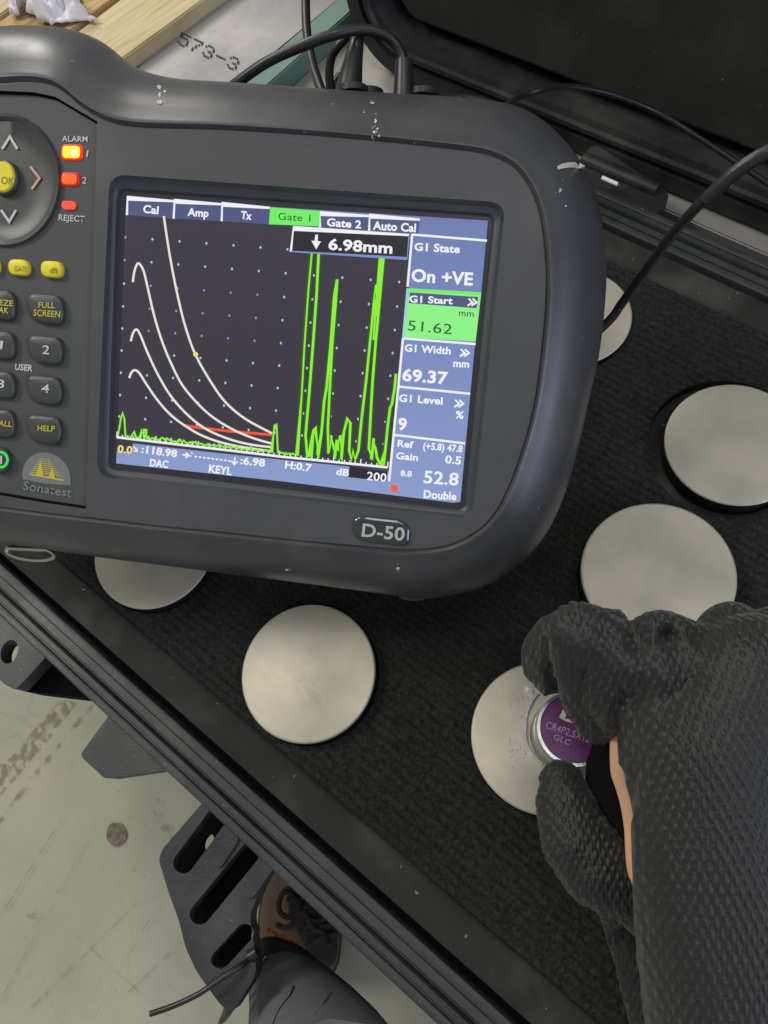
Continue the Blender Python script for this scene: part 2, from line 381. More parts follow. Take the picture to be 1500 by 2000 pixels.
# worn marks on the concrete: a dragged rusty streak and a round brown spot
def mark(name, pts, mat, z=ZF + .0006, lab=None):
    vs = [PZ(x, y, z) for x, y in pts]
    return mesh(name, vs, [tuple(range(len(vs)))], mat, fl_marks, None)
def stain_mat(name, rgb, thr):
    m = material(name, rgb, .85); N, L = nodes(m); b = N['Principled BSDF']
    tc = N.new('ShaderNodeTexCoord'); n = N.new('ShaderNodeTexNoise'); n.inputs['Scale'].default_value = 190; n.inputs['Detail'].default_value = 4
    L.new(tc.outputs['Object'], n.inputs['Vector']); r = N.new('ShaderNodeMapRange'); r.inputs['From Min'].default_value = thr; r.inputs['From Max'].default_value = thr + .14
    r.inputs['To Max'].default_value = .38
    L.new(n.outputs['Fac'], r.inputs['Value']); L.new(r.outputs[0], b.inputs['Alpha'])
    return m
fl_marks = fl; ORG[fl] = Vector((0, 0, ZF))
mark('rust_streak', [(118, 1365), (150, 1372), (95, 1445), (40, 1510), (0, 1555), (-80, 1640), (-110, 1600), (-20, 1505), (20, 1480), (70, 1420)], stain_mat('rust_streak', (112, 96, 74), .42))
mark('scuff', [(176, 1375), (182, 1378), (60, 1530), (-60, 1690), (-64, 1684), (50, 1528)], stain_mat('scuff', (110, 100, 80), .45), ZF + .001)
SC = stain_mat('scratch_line', (110, 106, 92), .40)
for k, (a, b_, w_) in enumerate((((60, 1968), (268, 1762), 1.6), ((250, 1938), (356, 1838), 1.8), ((-20, 1990), (172, 1640), 1.2), ((150, 1830), (330, 1990), 1.0), ((0, 1790), (120, 1600), 1.4), ((300, 1780), (180, 1995), .9))):
    a = Vector(a); b_ = Vector(b_); n = (b_ - a).orthogonal().normalized() * w_
    mark('scratch_line', [a - n, b_ - n * .6, b_ + n * .6, a + n], SC, ZF + .0014 + k * .0003)
for k, (x, y, r_) in enumerate(((308, 1562, 5), (322, 1618, 12), (334, 1640, 9), (300, 1590, 7), (60, 1790, 10), (112, 1742, 6), (262, 1700, 4))):
    mark('dirt_spot', [(x + r_ * random.uniform(.5, 1.2) * math.cos(a), y + r_ * random.uniform(.5, 1.2) * math.sin(a)) for a in (2 * math.pi * j / 12 for j in range(12))], SC, ZF + .0034 + k * .0003)
sp = [(227 + 20 * (1 + .04 * math.sin(3 * a + 1)) * math.cos(a), 1629 + 23 * (1 + .03 * math.sin(5 * a)) * math.sin(a)) for a in (2 * math.pi * k / 28 for k in range(28))]
mark('brown_spot', sp, material('brown_spot', (78, 70, 56), .8, rgb2=(126, 116, 100), vscale=420), ZF + .0012)

# ---------------------------------------------------------------- carrying case
YN, YF, XL, XR = -0.0475, 0.2585, -0.335, 0.20
case = thing('carrying_case', (-.07, .105, ZF), 'open black plastic hard case lined with foam, holding the round steel samples', 'case')
discs = {  # name: photo-fitted centre, radius ratio
    'A': (.031, .5517, .0905), 'B': (.0196, .3383, .0965), 'C': (.322, .612, .0845),
    'D': (.3145, -.0349, .0917), 'E': (.6187, -.0318, .0934), 'F': (.0202, .0832, .0918)}
disc_h = {'A': .353, 'B': .345, 'C': .356, 'D': .351, 'E': .352, 'F': .350}; disc_r = {}
disc_w = {}
for k, (a, b_, r_) in discs.items():
    h = disc_h[k]; disc_r[k] = r_ * h
    disc_w[k] = (-a * h, b_ * h, H - h)
foam_loop = [(x, y, 0) for x, y in rrect(XL, XR, YN, YF, .035, 8)]
holes = []
for k, (x, y, z) in disc_w.items():
    ox, oy = (-.0026, -.0014) if k in 'AC' else (0, 0)
    rr = disc_r[k] + (.0046 if k == 'A' else .003 if k == 'C' else .0006)
    holes.append([(x + ox + rr * math.cos(a), y + oy + rr * math.sin(a), 0) for a in (2 * math.pi * i / 56 for i in range(56))])
# ring of holes may not overlap the neighbours
bm = filled([foam_loop] + holes)
bmesh.ops.recalc_face_normals(bm, faces=bm.faces)
if sum(f.normal.z for f in bm.faces) < 0: bmesh.ops.reverse_faces(bm, faces=bm.faces)
foam = from_bm('foam_insert', bm, foam_mat(), case, None)
for lp, k in zip(holes, disc_w):
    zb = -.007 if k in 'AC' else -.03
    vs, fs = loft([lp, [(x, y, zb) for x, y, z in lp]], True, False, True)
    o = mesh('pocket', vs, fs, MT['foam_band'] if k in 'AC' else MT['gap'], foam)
# rim: one profile swept round the case
def ring(off, z): return [(x, y, z) for x, y in rrect(XL - off, XR + off, YN - off, YF + off, .035 + off, 8)]
def rings(name, prof, mat, parent=case):
    vs, fs = loft([ring(o_, z_) for o_, z_ in prof]); 
    o = mesh(name, vs, [tuple(reversed(f)) for f in fs], mat, parent, 40); return o
rings('foam_border', [(.0003, -.0015), (.0012, -.0002), (.003, .0006), (.0155, .0006), (.0170, -.0004), (.0176, -.004), (.0176, -.03)], MT['foam_band'])
rings('gasket_gap', [(.0176, -.012), (.0225, -.012)], MT['gap'])
rings('rim', [(.0215, -.03), (.0215, -.002), (.0219, -.0012), (.0226, -.0009), (.0256, -.0011), (.0258, -.0021), (.0263, -.0021), (.0265, -.0011), (.0300, -.0009), (.0305, -.0015), (.0307, -.0045), (.0318, -.0045), (.0322, -.0010), (.0328, -.0002), (.0352, -.0002), (.0356, -.001),
              (.0358, -.0030), (.0368, -.0030), (.0371, -.0016), (.0378, -.0012), (.0408, -.0016), (.0414, -.003), (.0414, -.012)], MT['case'])
rings('base_wall', [(.0410, -.012), (.036, -.014), (.034, -.03), (.030, ZF + .004), (.026, ZF + .0005)], MT['case_dark'])
# --- things sticking out of the near rim
def px_loop(pts, z, r=6, close=True): return [PZ(p[0], p[1], z) for p in round_poly(pts, r)]
def ell(cx, cy, rx, ry, z, n=24, rot=0): 
    return [PZ(cx + rx * math.cos(a) * math.cos(rot) - ry * math.sin(a) * math.sin(rot), cy + rx * math.cos(a) * math.sin(rot) + ry * math.sin(a) * math.cos(rot), z) for a in (2 * math.pi * k / n for k in range(n))]
def capsule(x0, y0, x1, y1, r, n=8):
    a0 = math.atan2(y1 - y0, x1 - x0); out = []
    for c, s in (((x1, y1), -90), ((x0, y0), 90)):
        for k in range(n + 1):
            t = a0 + math.radians(s + 180 * k / n); out.append((c[0] + r * math.cos(t), c[1] + r * math.sin(t)))
    return out
D12 = Vector((0, 0, -.012))
lug = slab('padlock_lug', [px_loop([(-60, 1180), (-60, 1120), (20, 1195), (96, 1262), (88, 1285), (52, 1325), (30, 1348), (6, 1335), (-12, 1316), (-60, 1290)], -.012, 9),
                     ell(18, 1273, 16, 24, -.012, rot=.35)], Vector((0, 0, -.010)), MT['case'], case, .0007)
slab('latch_recess', [px_loop([(92, 1270), (180, 1350), (172, 1364), (100, 1356), (40, 1349), (66, 1310)], -.026, 3)], Vector((0, 0, -.02)), MT['gap'], case)
slab('padlock_lug', [px_loop([(218, 1390), (158, 1472), (162, 1482), (205, 1521), (327, 1503), (342, 1490), (260, 1400)], -.012, 7)], Vector((0, 0, -.012)), MT['case'], case, .0012)
# slotted latch bracket
zs = -.016
outl = [(402, 1560), (372, 1595), (316, 1660), (310, 1680), (330, 1745), (350, 1800), (362, 1850), (385, 1900), (430, 1962), (452, 1980), (500, 1905), (498, 1850), (491, 1815), (488, 1788), (508, 1738), (528, 1702), (532, 1690), (470, 1630)]
slots = [capsule(424, 1596, 358, 1686, 20), capsule(490, 1664, 390, 1786, 20), capsule(478, 1822, 430, 1874, 18)]
br = slab('latch_bracket', [px_loop(outl, zs, 14)] + [[PZ(x, y, zs) for x, y in s] for s in slots], Vector((0, 0, -.009)), MT['case'], case, .0011)
slab('bracket_back', [px_loop([(412, 1566), (345, 1650), (330, 1690), (362, 1800), (380, 1850), (420, 1900), (480, 1880), (486, 1800), (484, 1760), (522, 1690), (480, 1630)], zs - .020, 8), ell(405, 1646, 11, 19, zs - .020, 14, .5)], Vector((0, 0, -.006)), MT['gap'], case)
for a, b_ in (((452, 1640), (424, 1682)), ((523, 1690), (487, 1742))):
    c0 = capsule(*a, *b_, 13)
    slab('bracket_rib', [[PZ(x, y, zs + .0016) for x, y in c0]], Vector((0, 0, -.0035)), MT['case'], case, .0011)
tube('cable_tie', [PD(500, 1862, .345), PD(470, 1886, .338), PD(430, 1912, .334), PD(390, 1940, .332), PD(340, 1964, .332), PD(294, 1980, .333)], .0013, MT['tie'], case, 8)
tube('cable_tie', [PD(500, 1860, .347), PD(478, 1900, .35), PD(452, 1945, .36), PD(436, 1985, .372), PD(425, 2010, .39)], .0013, MT['tie'], case, 8)
# --- lid standing open behind
ang = math.radians(9)
wv_ = Vector((0, math.sin(ang), math.cos(ang))); dv_ = Vector((0, math.cos(ang), -math.sin(ang)))
LO = Vector((0, .3350, 0))
def lring(off, dep):
    return [LO + Vector((x, 0, 0)) + wv_ * y + dv_ * dep for x, y in rrect(-.3655 + off, .235 - off, -.0205 + off, .345 - off, max(.046 - off * .8, .012), 10)]
lid = mesh('lid_shell', *loft([lring(.012, .085), lring(.006, .075), lring(.003, .02), lring(.0, .014), lring(0, .001), lring(.0008, 0), lring(.0105, 0), lring(.011, .003), lring(.0125, .006),
      lring(.0140, .006), lring(.0143, .0), lring(.016, -.0015), lring(.0185, -.0015), lring(.0195, .001), lring(.0235, .002), lring(.024, .004), lring(.0255, .012), lring(.026, .045)], True, True, False), MT['case_dark'], case, 40)
mesh('lid_gap', *loft([lring(.0255, .022), lring(.034, .022)]), MT['gap'], case)
def cring(off, dep): return lring(off, dep)
mesh('lid_liner', *loft([cring(.0335, .035), cring(.0335, .0145), cring(.0345, .0125), cring(.036, .012)], True, False, True), MT['lid_foam'], case, 40)
# hinges between lid and base
for x0 in (-.172, .06):
    pts = [(x0, .2935), (x0 + .052, .2935), (x0 + .058, .300), (x0 + .058, .317), (x0, .329)]
    hb = slab('hinge', [[Vector((x, y, -.004)) for x, y in round_poly([(a, b_) for a, b_ in pts], .006)]], Vector((0, 0, -.012)), MT['case_dark'], case, .0015)
    tube('hinge_pin', [Vector((x0 + .002, .3155, -.004)), Vector((x0 + .050, .3155, -.004))], .0044, MT['case_dark'], hb, 14, 1)
pinp = [PZ(1176, 347, .004), PZ(1206, 360, .004)]
tube('hinge_rod', pinp, .0012, material('bright_pin', (235, 238, 240), .3), case, 8, 1)

# ---------------------------------------------------------------- steel samples
dl = {'A': 'bare round steel sample right of the tester, cut off by the photo edge',
      'B': 'round steel sample standing just above the gloved knuckles',
      'C': 'round steel sample with a cable across it, half hidden by the tester side',
      'D': 'scratched round steel sample standing alone below the D-50 badge',
      'E': 'round steel sample half hidden under the lower left edge of the tester',
      'F': 'round steel sample smeared with gel under the probe and gloved fingers'}
disc_obj = {}
for i, (k, (x, y, z)) in enumerate(disc_w.items()):
    DR = disc_r[k]
    t = thing('steel_sample', (x, y, -.028), dl[k], 'metal sample', 'round steel samples set in the foam')
    def cr(r, zz): return [(x + r * math.cos(a), y + r * math.sin(a), zz) for a in (2 * math.pi * j / 96 for j in range(96))]
    mesh('side', *loft([cr(DR - .0002, -.028), cr(DR, -.027), cr(DR, z - .0006)], True, True, False), MT['metal_side'], t)
    for rr in (0,):
        vs, fs = loft([cr(DR, z - .0006), cr(DR - .0004, z - .0001), cr(DR - .0008, z)], True, False, False)
        n0 = len(vs) - 96; vs.append(Vector((x, y, z))); fs += [(n0 + j, len(vs) - 1, n0 + (j + 1) % 96) for j in range(96)]
        mesh('top_face', vs, [tuple(reversed(f)) for f in fs], face_metal(i + 1), t, 40)
    disc_obj[k] = t
# scratches on the lone sample, gel smears on the probed one
xd, yd, zd = disc_w['D']
for i in range(34):
    a = random.uniform(0, 6.28); px = 585 + random.gauss(0, 22); py = 1325 + random.gauss(0, 15); ln = random.uniform(4, 22); th = random.choice([.7, .9, 2.3]) + random.uniform(-.3, .3)
    p0 = PZ(px, py, zd + .0001); p1 = PZ(px + ln * math.cos(th), py + ln * math.sin(th), zd + .0001); s = (p1 - p0).cross(Vector((0, 0, 1))).normalized() * random.uniform(.00005, .00012)
    if i == 0: sv, sf = [], []
    n = len(sv); sv += [p0 - s, p0 + s, p1 + s * .3, p1 - s * .3]; sf.append((n, n + 1, n + 2, n + 3))
mesh('scratch', sv, sf, material('scratch', (205, 203, 196), .4, metal=.6), disc_obj['D'], None)

# ---------------------------------------------------------------- flaw detector
S = 1.15
Rw = Matrix(((.8684, -.3937, .3016), (.4871, .7913, -.3696), (-.0931, .4679, .8789)))
Tw = CAM + (Vector((-.1331, .0686, .1552)) - CAM) * S
DM = Rw.to_4x4(); DM.translation = Tw
DI = DM.inverted()
det = thing('flaw_detector', None, 'dark grey handheld ultrasonic tester with lit screen, lying tilted over the case', 'ultrasonic tester', mat=DM)
def DP(px, py, z=0.0):                       # photo point on the device plane -> device coordinates
    c = DI @ CAM; r = DI.to_3x3() @ ray(px, py); return c + r * ((z - c.z) / r.z)
def DW(px, py, k=1.0, z=0.0):                # the same in world space, k > 1 behind the face
    p = DM @ DP(px, py, z); return CAM + (p - CAM) * k
pairs = [((-150, 70), (-150, 172)), ((-60, 64), (-60, 166)), ((0, 63), (0, 163)), ((60, 60), (55, 160)), ((130, 63), (100, 166)), ((180, 75), (130, 183)), ((215, 93), (155, 205)), ((245, 118), (185, 225)),
 ((275, 138), (220, 240)), ((310, 152), (260, 248)), ((370, 164), (330, 251)), ((450, 169), (440, 254)), ((600, 180), (600, 264)), ((750, 190), (750, 277)), ((900, 199), (880, 291)), ((1000, 213), (950, 302)),
 ((1060, 242), (1000, 325)), ((1110, 290), (1030, 360)), ((1150, 350), (1050, 405)), ((1172, 420), (1060, 455)), ((1183, 514), (1066, 530)), ((1180, 600), (1064, 610)), ((1168, 700), (1055, 700)), ((1152, 770), (1045, 775)),
 ((1138, 835), (1032, 835)), ((1119, 910), (1015, 890)), ((1094, 986), (995, 945)), ((1056, 1056), (970, 995)), ((1000, 1112), (940, 1030)), ((940, 1145), (900, 1055)), ((880, 1160), (860, 1068)), ((830, 1166), (800, 1073)),
 ((750, 1156), (720, 1068)), ((600, 1136), (590, 1056)), ((450, 1117), (440, 1040)), ((300, 1098), (300, 1026)), ((200, 1085), (200, 1014)), ((100, 1070), (100, 1003)), ((0, 1055), (0, 990)), ((-80, 1045), (-80, 980)),
 ((-180, 1020), (-170, 960)), ((-260, 950), (-230, 900)), ((-300, 800), (-260, 780)), ((-310, 600), (-270, 600)), ((-300, 350), (-260, 350)), ((-270, 160), (-230, 220)), ((-210, 95), (-190, 185))]
ZS = -.028
inner = catmull([DP(*p[1], 0) for p in pairs], 4, True)
outer = catmull([DP(*p[0], ZS) for p in pairs], 4, True)
def dring(s, z): return [Vector((a.x + (b.x - a.x) * s, a.y + (b.y - a.y) * s, z)) for a, b in zip(inner, outer)]
rg = [dring(-.012, 0), dring(0, -.0001), dring(.010, -.0006), dring(.022, -.0004), dring(.038, .0008), dring(.055, .0013), dring(.08, .0012), dring(.11, .0007)]
for th in (16, 26, 38, 50, 60, 69, 76, 83, 90):
    t = math.radians(th); rg.append(dring(math.sin(t), -(.0286) * (1 - math.cos(t)) ** .85 + .0006))
rg += [dring(1.0, -.034), dring(.985, -.0345), dring(.985, -.0355), dring(1.0, -.036), dring(.97, -.05), dring(.88, -.060), dring(.7, -.064)]
vs, fs = loft(rg, True, False, True)
mesh('rubber_bumper', vs, fs, MT['rubber'], det, 40)
# face with openings for screen bezel and keypad
bez_o = round_poly([(214, 340), (988, 396), (924, 1014), (188, 932)], 34, 8)
glass = round_poly([(231, 371), (963, 421), (906, 996), (214, 914)], 16, 6)
pan = [(-215, 300), (-190, 200), (-120, 178), (0, 177), (67, 180), (108, 189), (147, 212), (190, 237), (182, 500), (175, 760), (168, 994), (80, 981), (0, 967), (-120, 950), (-200, 920), (-235, 780), (-235, 500)]
pan2 = [Vector(p) for p in pan]
L0 = [(p.x, p.y, 0) for p in rg[0]]
bm = filled([L0, [DP(x, y) for x, y in bez_o], [DP(x, y) for x, y in pan]])
for v in bm.verts: v.co.z = 0
bmesh.ops.recalc_face_normals(bm, faces=bm.faces)
if sum(f.normal.z for f in bm.faces) < 0: bmesh.ops.reverse_faces(bm, faces=bm.faces)
face = from_bm('face_plate', bm, MT['device'], det, None)
def lerp2(A, B, t): return [a * (1 - t) + b * t for a, b in zip(A, B)]
BO = [DP(x, y) for x, y in bez_o]
# resample the glass outline so that it has as many points as the bezel opening
def resample(P, n):
    P = [Vector(p) for p in P]; L = [0]
    for i in range(len(P)): L.append(L[-1] + (P[(i + 1) % len(P)] - P[i]).length)
    out = []
    for k in range(n):
        t = L[-1] * k / n; j = max(i for i in range(len(L)) if L[i] <= t); j = min(j, len(P) - 1)
        f = (t - L[j]) / max(L[j + 1] - L[j], 1e-9); out.append(P[j] * (1 - f) + P[(j + 1) % len(P)] * f)
    return out
g8 = round_poly([(231, 371), (963, 421), (906, 996), (214, 914)], 16, 8); GO = [DP(x, y, -.0035) for x, y in g8]
bz = [BO, [Vector((p.x, p.y, -.0004)) for p in lerp2(BO, GO, .06)], [Vector((p.x, p.y, -.0022)) for p in lerp2(BO, GO, .30)], [Vector((p.x, p.y, -.0026)) for p in lerp2(BO, GO, .8)],
      [Vector((p.x, p.y, -.0030)) for p in lerp2(BO, GO, .9)], [Vector((p.x, p.y, -.0046)) for p in GO]]
mesh('screen_bezel', *loft(bz), MT['bezel'], det, 50)
# ---- display
def emis(name, rgb, s=1.0, rough=.25):
    m = material(name, (10, 10, 12), rough, spec=.5, emit=rgb, estr=s); return m
EM = {}
for n, c in dict(blue=(112, 130, 180), blue_dark=(76, 84, 122), plot=(56, 51, 62), black=(34, 32, 38), white=(236, 238, 244), green=(112, 236, 96), mint=(140, 240, 134), lime=(140, 238, 50),
                 green_dark=(30, 92, 44), red=(246, 84, 40), dotc=(176, 190, 216), amber=(240, 220, 120), glassc=(40, 38, 46), blue_line=(120, 140, 200), cyan=(160, 200, 236), violet=(150, 132, 206), glow=(44, 82, 30), white_warm=(232, 228, 218)).items():
    EM[n] = emis('display_' + n, c)
def bluemat():
    m = EM['blue']; N, L = nodes(m); b = N['Principled BSDF']; tc = N.new('ShaderNodeTexCoord'); sx = N.new('ShaderNodeSeparateXYZ'); L.new(tc.outputs['Object'], sx.inputs[0])
    r = N.new('ShaderNodeMapRange'); r.inputs['From Min'].default_value = .07; r.inputs['From Max'].default_value = -.07; L.new(sx.outputs['Y'], r.inputs['Value'])
    mx = N.new('ShaderNodeMix'); mx.data_type = 'RGBA'; L.new(r.outputs[0], mx.inputs['Factor']); mx.inputs['A'].default_value = lin((96, 112, 166)); mx.inputs['B'].default_value = lin((142, 160, 208))
    L.new(mx.outputs['Result'], b.inputs['Emission Color'])
bluemat()
ZD = -.0042
scr = mesh('screen', [DP(x, y, ZD - .0003) for x, y in g8], [tuple(range(len(g8)))], EM['glassc'], det, None)
def spoly(name, pts, mat, lay=1, z0=ZD, parent=None):
    z = z0 + lay * .00008
    vs = [DP(x, y, z) for x, y in pts]; f = tuple(range(len(vs)))
    a = sum(vs[i - 1].x * vs[i].y - vs[i].x * vs[i - 1].y for i in range(len(vs)))
    if a < 0: f = tuple(reversed(f))
    return mesh(name, vs, [f], mat, parent or scr, None)
def sline(name, pts, wpx, mat, lay=4, parent=None, z0=ZD, smooth=0):
    z = z0 + lay * .00008; P = [Vector((x, y)) for x, y in pts]
    if smooth: P = catmull(P, smooth)
    hw = wpx / 2; vs = []; fs = []
    for i, p in enumerate(P):
        t = (P[min(i + 1, len(P) - 1)] - P[max(i - 1, 0)]).normalized(); n = Vector((-t.y, t.x))
        if 0 < i < len(P) - 1:
            t1 = (P[i] - P[i - 1]).normalized(); c = max(.45, abs(t1.dot(t))); n = n / c
        vs += [DP(*(p + n * hw), z), DP(*(p - n * hw), z)]
    for i in range(len(P) - 1): fs.append((2 * i, 2 * i + 1, 2 * i + 3, 2 * i + 2))
    o = mesh(name, vs, fs, mat, parent or scr, None); return o
def merge(objs, name):
    me0 = objs[0]; bm = bmesh.new()
    for o in objs: bm.from_mesh(o.data)
    me = bpy.data.meshes.new(name); bm.to_mesh(me); bm.free(); me.materials.append(objs[0].data.materials[0])
    par = objs[0].parent
    for o in objs: bpy.data.objects.remove(o)
    return link(name, me, None, par, None)
def text(s, p0, p1, cap, mat, plane, parent, name='lettering', bold=0.0, z=0.0, shear=0):
    """text with its baseline from photo point p0 to p1 and cap height cap (photo px) on a plane function(px,py,z)->3D"""
    cu = bpy.data.curves.new('t', 'FONT'); cu.body = s; cu.offset = bold; cu.resolution_u = 3; cu.shear = shear
    cu.space_character = 1.03
    o = bpy.data.objects.new('t', cu); col.objects.link(o)
    bpy.context.view_layer.update(); dg = bpy.context.evaluated_depsgraph_get()
    me = bpy.data.meshes.new_from_object(o.evaluated_get(dg)); bpy.data.objects.remove(o)
    xs = [v.co.x for v in me.vertices]; x0, x1 = min(xs), max(xs)
    capu = .70
    a = Vector(p0); b_ = Vector(p1); u = b_ - a; n = Vector((u.y, -u.x)).normalized() * cap
    og = ORG.get(parent, Vector())
    for v in me.vertices:
        q = a + u * ((v.co.x - x0) / (x1 - x0)) + n * (v.co.y / capu); v.co = plane(q.x, q.y, z) - og
    me.materials.clear(); return link(name, me, mat, parent, None)
def st(s, p0, p1, cap, mat='white', bold=.032, lay=5, name='readout'): return text(s, p0, p1, cap, EM[mat], DP, scr, name, bold, ZD + lay * .00008)
spoly('backdrop', [(248, 386), (953, 431), (940, 571), (928, 668), (899, 980), (886, 982), (550, 940), (227, 905)], EM['blue'], 0.5)
spoly('plot_area', [(247, 420), (525, 437), (624, 443), (720, 450), (805, 458), (799, 560), (787, 661), (761, 920), (700, 913), (550, 898), (400, 882), (259, 866), (258, 884), (227, 881)], EM['plot'], 1)
spoly('plot_area', [(683, 911), (757, 920), (755, 940), (680, 932)], EM['black'], 2)
for q in ([(249, 387), (341, 393), (338, 427), (247, 420)], [(341, 393), (434, 399), (432, 432), (338, 427)], [(434, 399), (527, 406), (525, 438), (432, 432)], [(625, 417), (722, 422), (720, 451), (624, 444)], [(722, 422), (820, 429), (817, 457), (720, 451)]):
    t = spoly('tab', q, EM['blue_dark'], 2); sline('tab_edge', [(q[3][0] + 1, q[3][1]), q[0], q[1]], 4.5, EM['white'], 3)
spoly('tab', [(528, 405), (625, 412), (624, 442), (525, 438)], EM['green'], 3.5)
spoly('value_field', [(799, 563), (940, 571), (929, 667), (787, 659)], EM['mint'], 2)
spoly('value_field', [(801, 571), (934, 580), (931, 602), (798, 592)], EM['blue_dark'], 3)
for q in ([(805, 458), (951, 470)], [(788, 661), (929, 672)], [(778, 755), (918, 769)], [(767, 849), (908, 866)], [(805, 457), (796, 560)], [(787, 661), (760, 940)]):
    sline('divider', q, 4.5, EM['white'], 4)
sline('divider', [(796, 563), (787, 661)], 4, EM['cyan'], 4)
sline('divider', [(797, 566), (939, 574)], 5, EM['green'], 4)
# grid dots
c0 = [(150, 378), (145, 527), (141, 680), (135, 828), (130, 972), (125, 1116), (120, 1260), (115, 1406), (110, 1545)]
c6 = [(1205, 457), (1193, 612), (1183, 767), (1172, 918), (1162, 1067), (1151, 1213), (1141, 1360), (1130, 1507), (1121, 1650)]
c10 = [(1950, 512), (1932, 670), (1889 + 1, 823), (1873, 974), (1857, 1127), (1842, 1277), (1826, 1427), (1809, 1577), (1794, 1722)]
c10 = [(200 + 0, 0)] * 0 + [((550 + .3 * x - 200) / .3, (400 + .3 * y - 350) / .3) for x, y in ((780, 345), (765, 503), (752, 662), (737, 815), (723, 965), (708, 1113), (694, 1263), (677, 1413), (663, 1558))]
dots = []; dv2 = []
for r_ in range(9):
    for c_ in range(11):
        A, B, t = (c0[r_], c6[r_], c_ / 6) if c_ <= 6 else (c6[r_], c10[r_], (c_ - 6) / 4)
        x = 200 + .3 * (A[0] + (B[0] - A[0]) * t); y = 350 + .3 * (A[1] + (B[1] - A[1]) * t)
        if r_ == 0 and c_ > 6: continue
        o = spoly('grid_dot', [(x + 2.3 * math.cos(a), y + 2.8 * math.sin(a)) for a in (math.pi * k / 3 for k in range(6))], EM['violet'] if (r_ in (2, 3, 4) and 1 <= c_ <= 5) or c_ == 0 and r_ < 2 else EM['dotc'], 3)
        (dots if o.data.materials[0] == EM['dotc'] else dv2).append(o)
merge(dots, 'grid_dots'); merge(dv2, 'grid_dots')
c3 = lambda L: [(200 + .3 * x, 350 + .3 * y) for x, y in L]
c4 = lambda L: [(550 + .3 * x, 400 + .3 * y) for x, y in L]
for k, L_ in enumerate(([(400, 240), (420, 380), (450, 560), (490, 760), (540, 960), (605, 1140), (700, 1310), (800, 1450), (930, 1560), (1105, 1655)],
    [(198, 670), (206, 610), (220, 565), (233, 547), (250, 562), (272, 610), (300, 730), (340, 900), (390, 1060), (450, 1205), (520, 1340), (620, 1460), (720, 1550), (850, 1630), (980, 1685), (1105, 1722)],
    [(185, 1055), (198, 1005), (220, 978), (245, 1010), (290, 1120), (350, 1250), (430, 1390), (520, 1500), (620, 1590), (720, 1650), (850, 1700), (980, 1730), (1105, 1745)],
    [(175, 1295), (188, 1260), (210, 1243), (240, 1262), (290, 1340), (360, 1440), (440, 1530), (530, 1600), (640, 1665), (760, 1710), (880, 1738), (1000, 1757), (1105, 1772)])):
    sline('curve', c3(L_), 4.2, EM['white_warm'], 6 + .3 * k, smooth=5)
sline('gate_bar', c3([(530, 1605), (820, 1640), (1105, 1665)]), 5, EM['red'], 5.5)
spoly('cursor', [(382 + 5 * math.cos(a), 692 + 5 * math.sin(a)) for a in (math.pi * k / 4 for k in range(8))], EM['amber'], 9)
# A-scan trace
rn = random.Random(3)
tr = c3([(100, 1672), (112, 1610), (120, 1560), (132, 1522), (143, 1560), (150, 1672), (175, 1683), (190, 1672), (205, 1645), (220, 1682), (245, 1684), (258, 1630), (266, 1680), (270, 1626), (282, 1630), (286, 1688)])
x = 292
while x < 1095:
    tr.append((200 + .3 * x, 350 + .3 * (1690 + (x - 290) * .107 - rn.choice([0, 6, 12, 22]) * rn.random()))); x += rn.uniform(6, 12)
tr += c3([(1100, 1778), (1112, 1680), (1120, 1605), (1128, 1594), (1136, 1640), (1143, 1785)])
x = 1150
while x < 1250:
    tr.append((200 + .3 * x, 350 + .3 * (1785 + (x - 1150) * .11 - rn.random() * 9))); x += 9
tr += c4([(100, 1632), (130, 1250), (150, 900), (175, 550), (198, 300)])
tr2 = c4([(242, 300), (228, 580), (205, 900), (178, 1250), (156, 1500), (168, 1640), (185, 1640), (205, 1480), (215, 1450), (225, 1500), (235, 1640), (260, 1480), (277, 1280), (293, 1190), (320, 900), (342, 600), (362, 485)])
tr3 = c4([(362, 485), (352, 640), (330, 900), (312, 1230), (301, 1450), (305, 1620), (325, 1500), (335, 1560), (345, 1650), (360, 1530), (366, 1600), (382, 1500), (388, 1660), (405, 1480), (413, 1450), (430, 1385), (448, 1420), (440, 1600), (455, 1660), (465, 1600), (478, 1660),
          (500, 1600), (520, 1400), (550, 1150), (575, 900), (600, 650), (616, 520), (612, 720), (632, 500), (650, 330)])
tr4 = c4([(664, 330), (640, 600), (612, 900), (592, 1150), (578, 1400), (568, 1590), (585, 1660), (600, 1520), (612, 1590), (620, 1640), (640, 1690), (655, 1690), (675, 1600), (690, 1450), (707, 1320), (718, 1300), (735, 1200), (745, 1100)])
for t_ in (tr[-5:], tr2, tr3, tr4): sline('trace_glow', t_, 10.5, EM['glow'], 3.2 + random.random() * .3)
sline('trace', tr, 3.4, EM['lime'], 7.3); sline('trace', tr2, 5, EM['lime'], 7.4); sline('trace', tr3, 4.8, EM['lime'], 7.5); sline('trace', tr4, 5, EM['lime'], 7.6)
sline('trace', c4([(640, 335), (618, 600), (598, 880)]), 4, EM['lime'], 7.2)
# axis with ticks
AX = [(228, 854), (330, 866), (450, 880), (550, 892), (650, 902), (757, 913)]
sline('axis', AX, 4.6, EM['white'], 7)
tk = []
for k in range(51):
    t = k / 50; x = 228 + 529 * t; i = max(j for j in range(len(AX)) if AX[j][0] <= x + .01); i = min(i, len(AX) - 2)
    y = AX[i][1] + (AX[i + 1][1] - AX[i][1]) * (x - AX[i][0]) / (AX[i + 1][0] - AX[i][0]); hgt = 11 if k % 5 == 0 else 6
    tk.append(sline('axis_tick', [(x, y), (x + hgt * .08, y - hgt)], 2.2, EM['white'], 6.9))
merge(tk, 'axis_ticks')
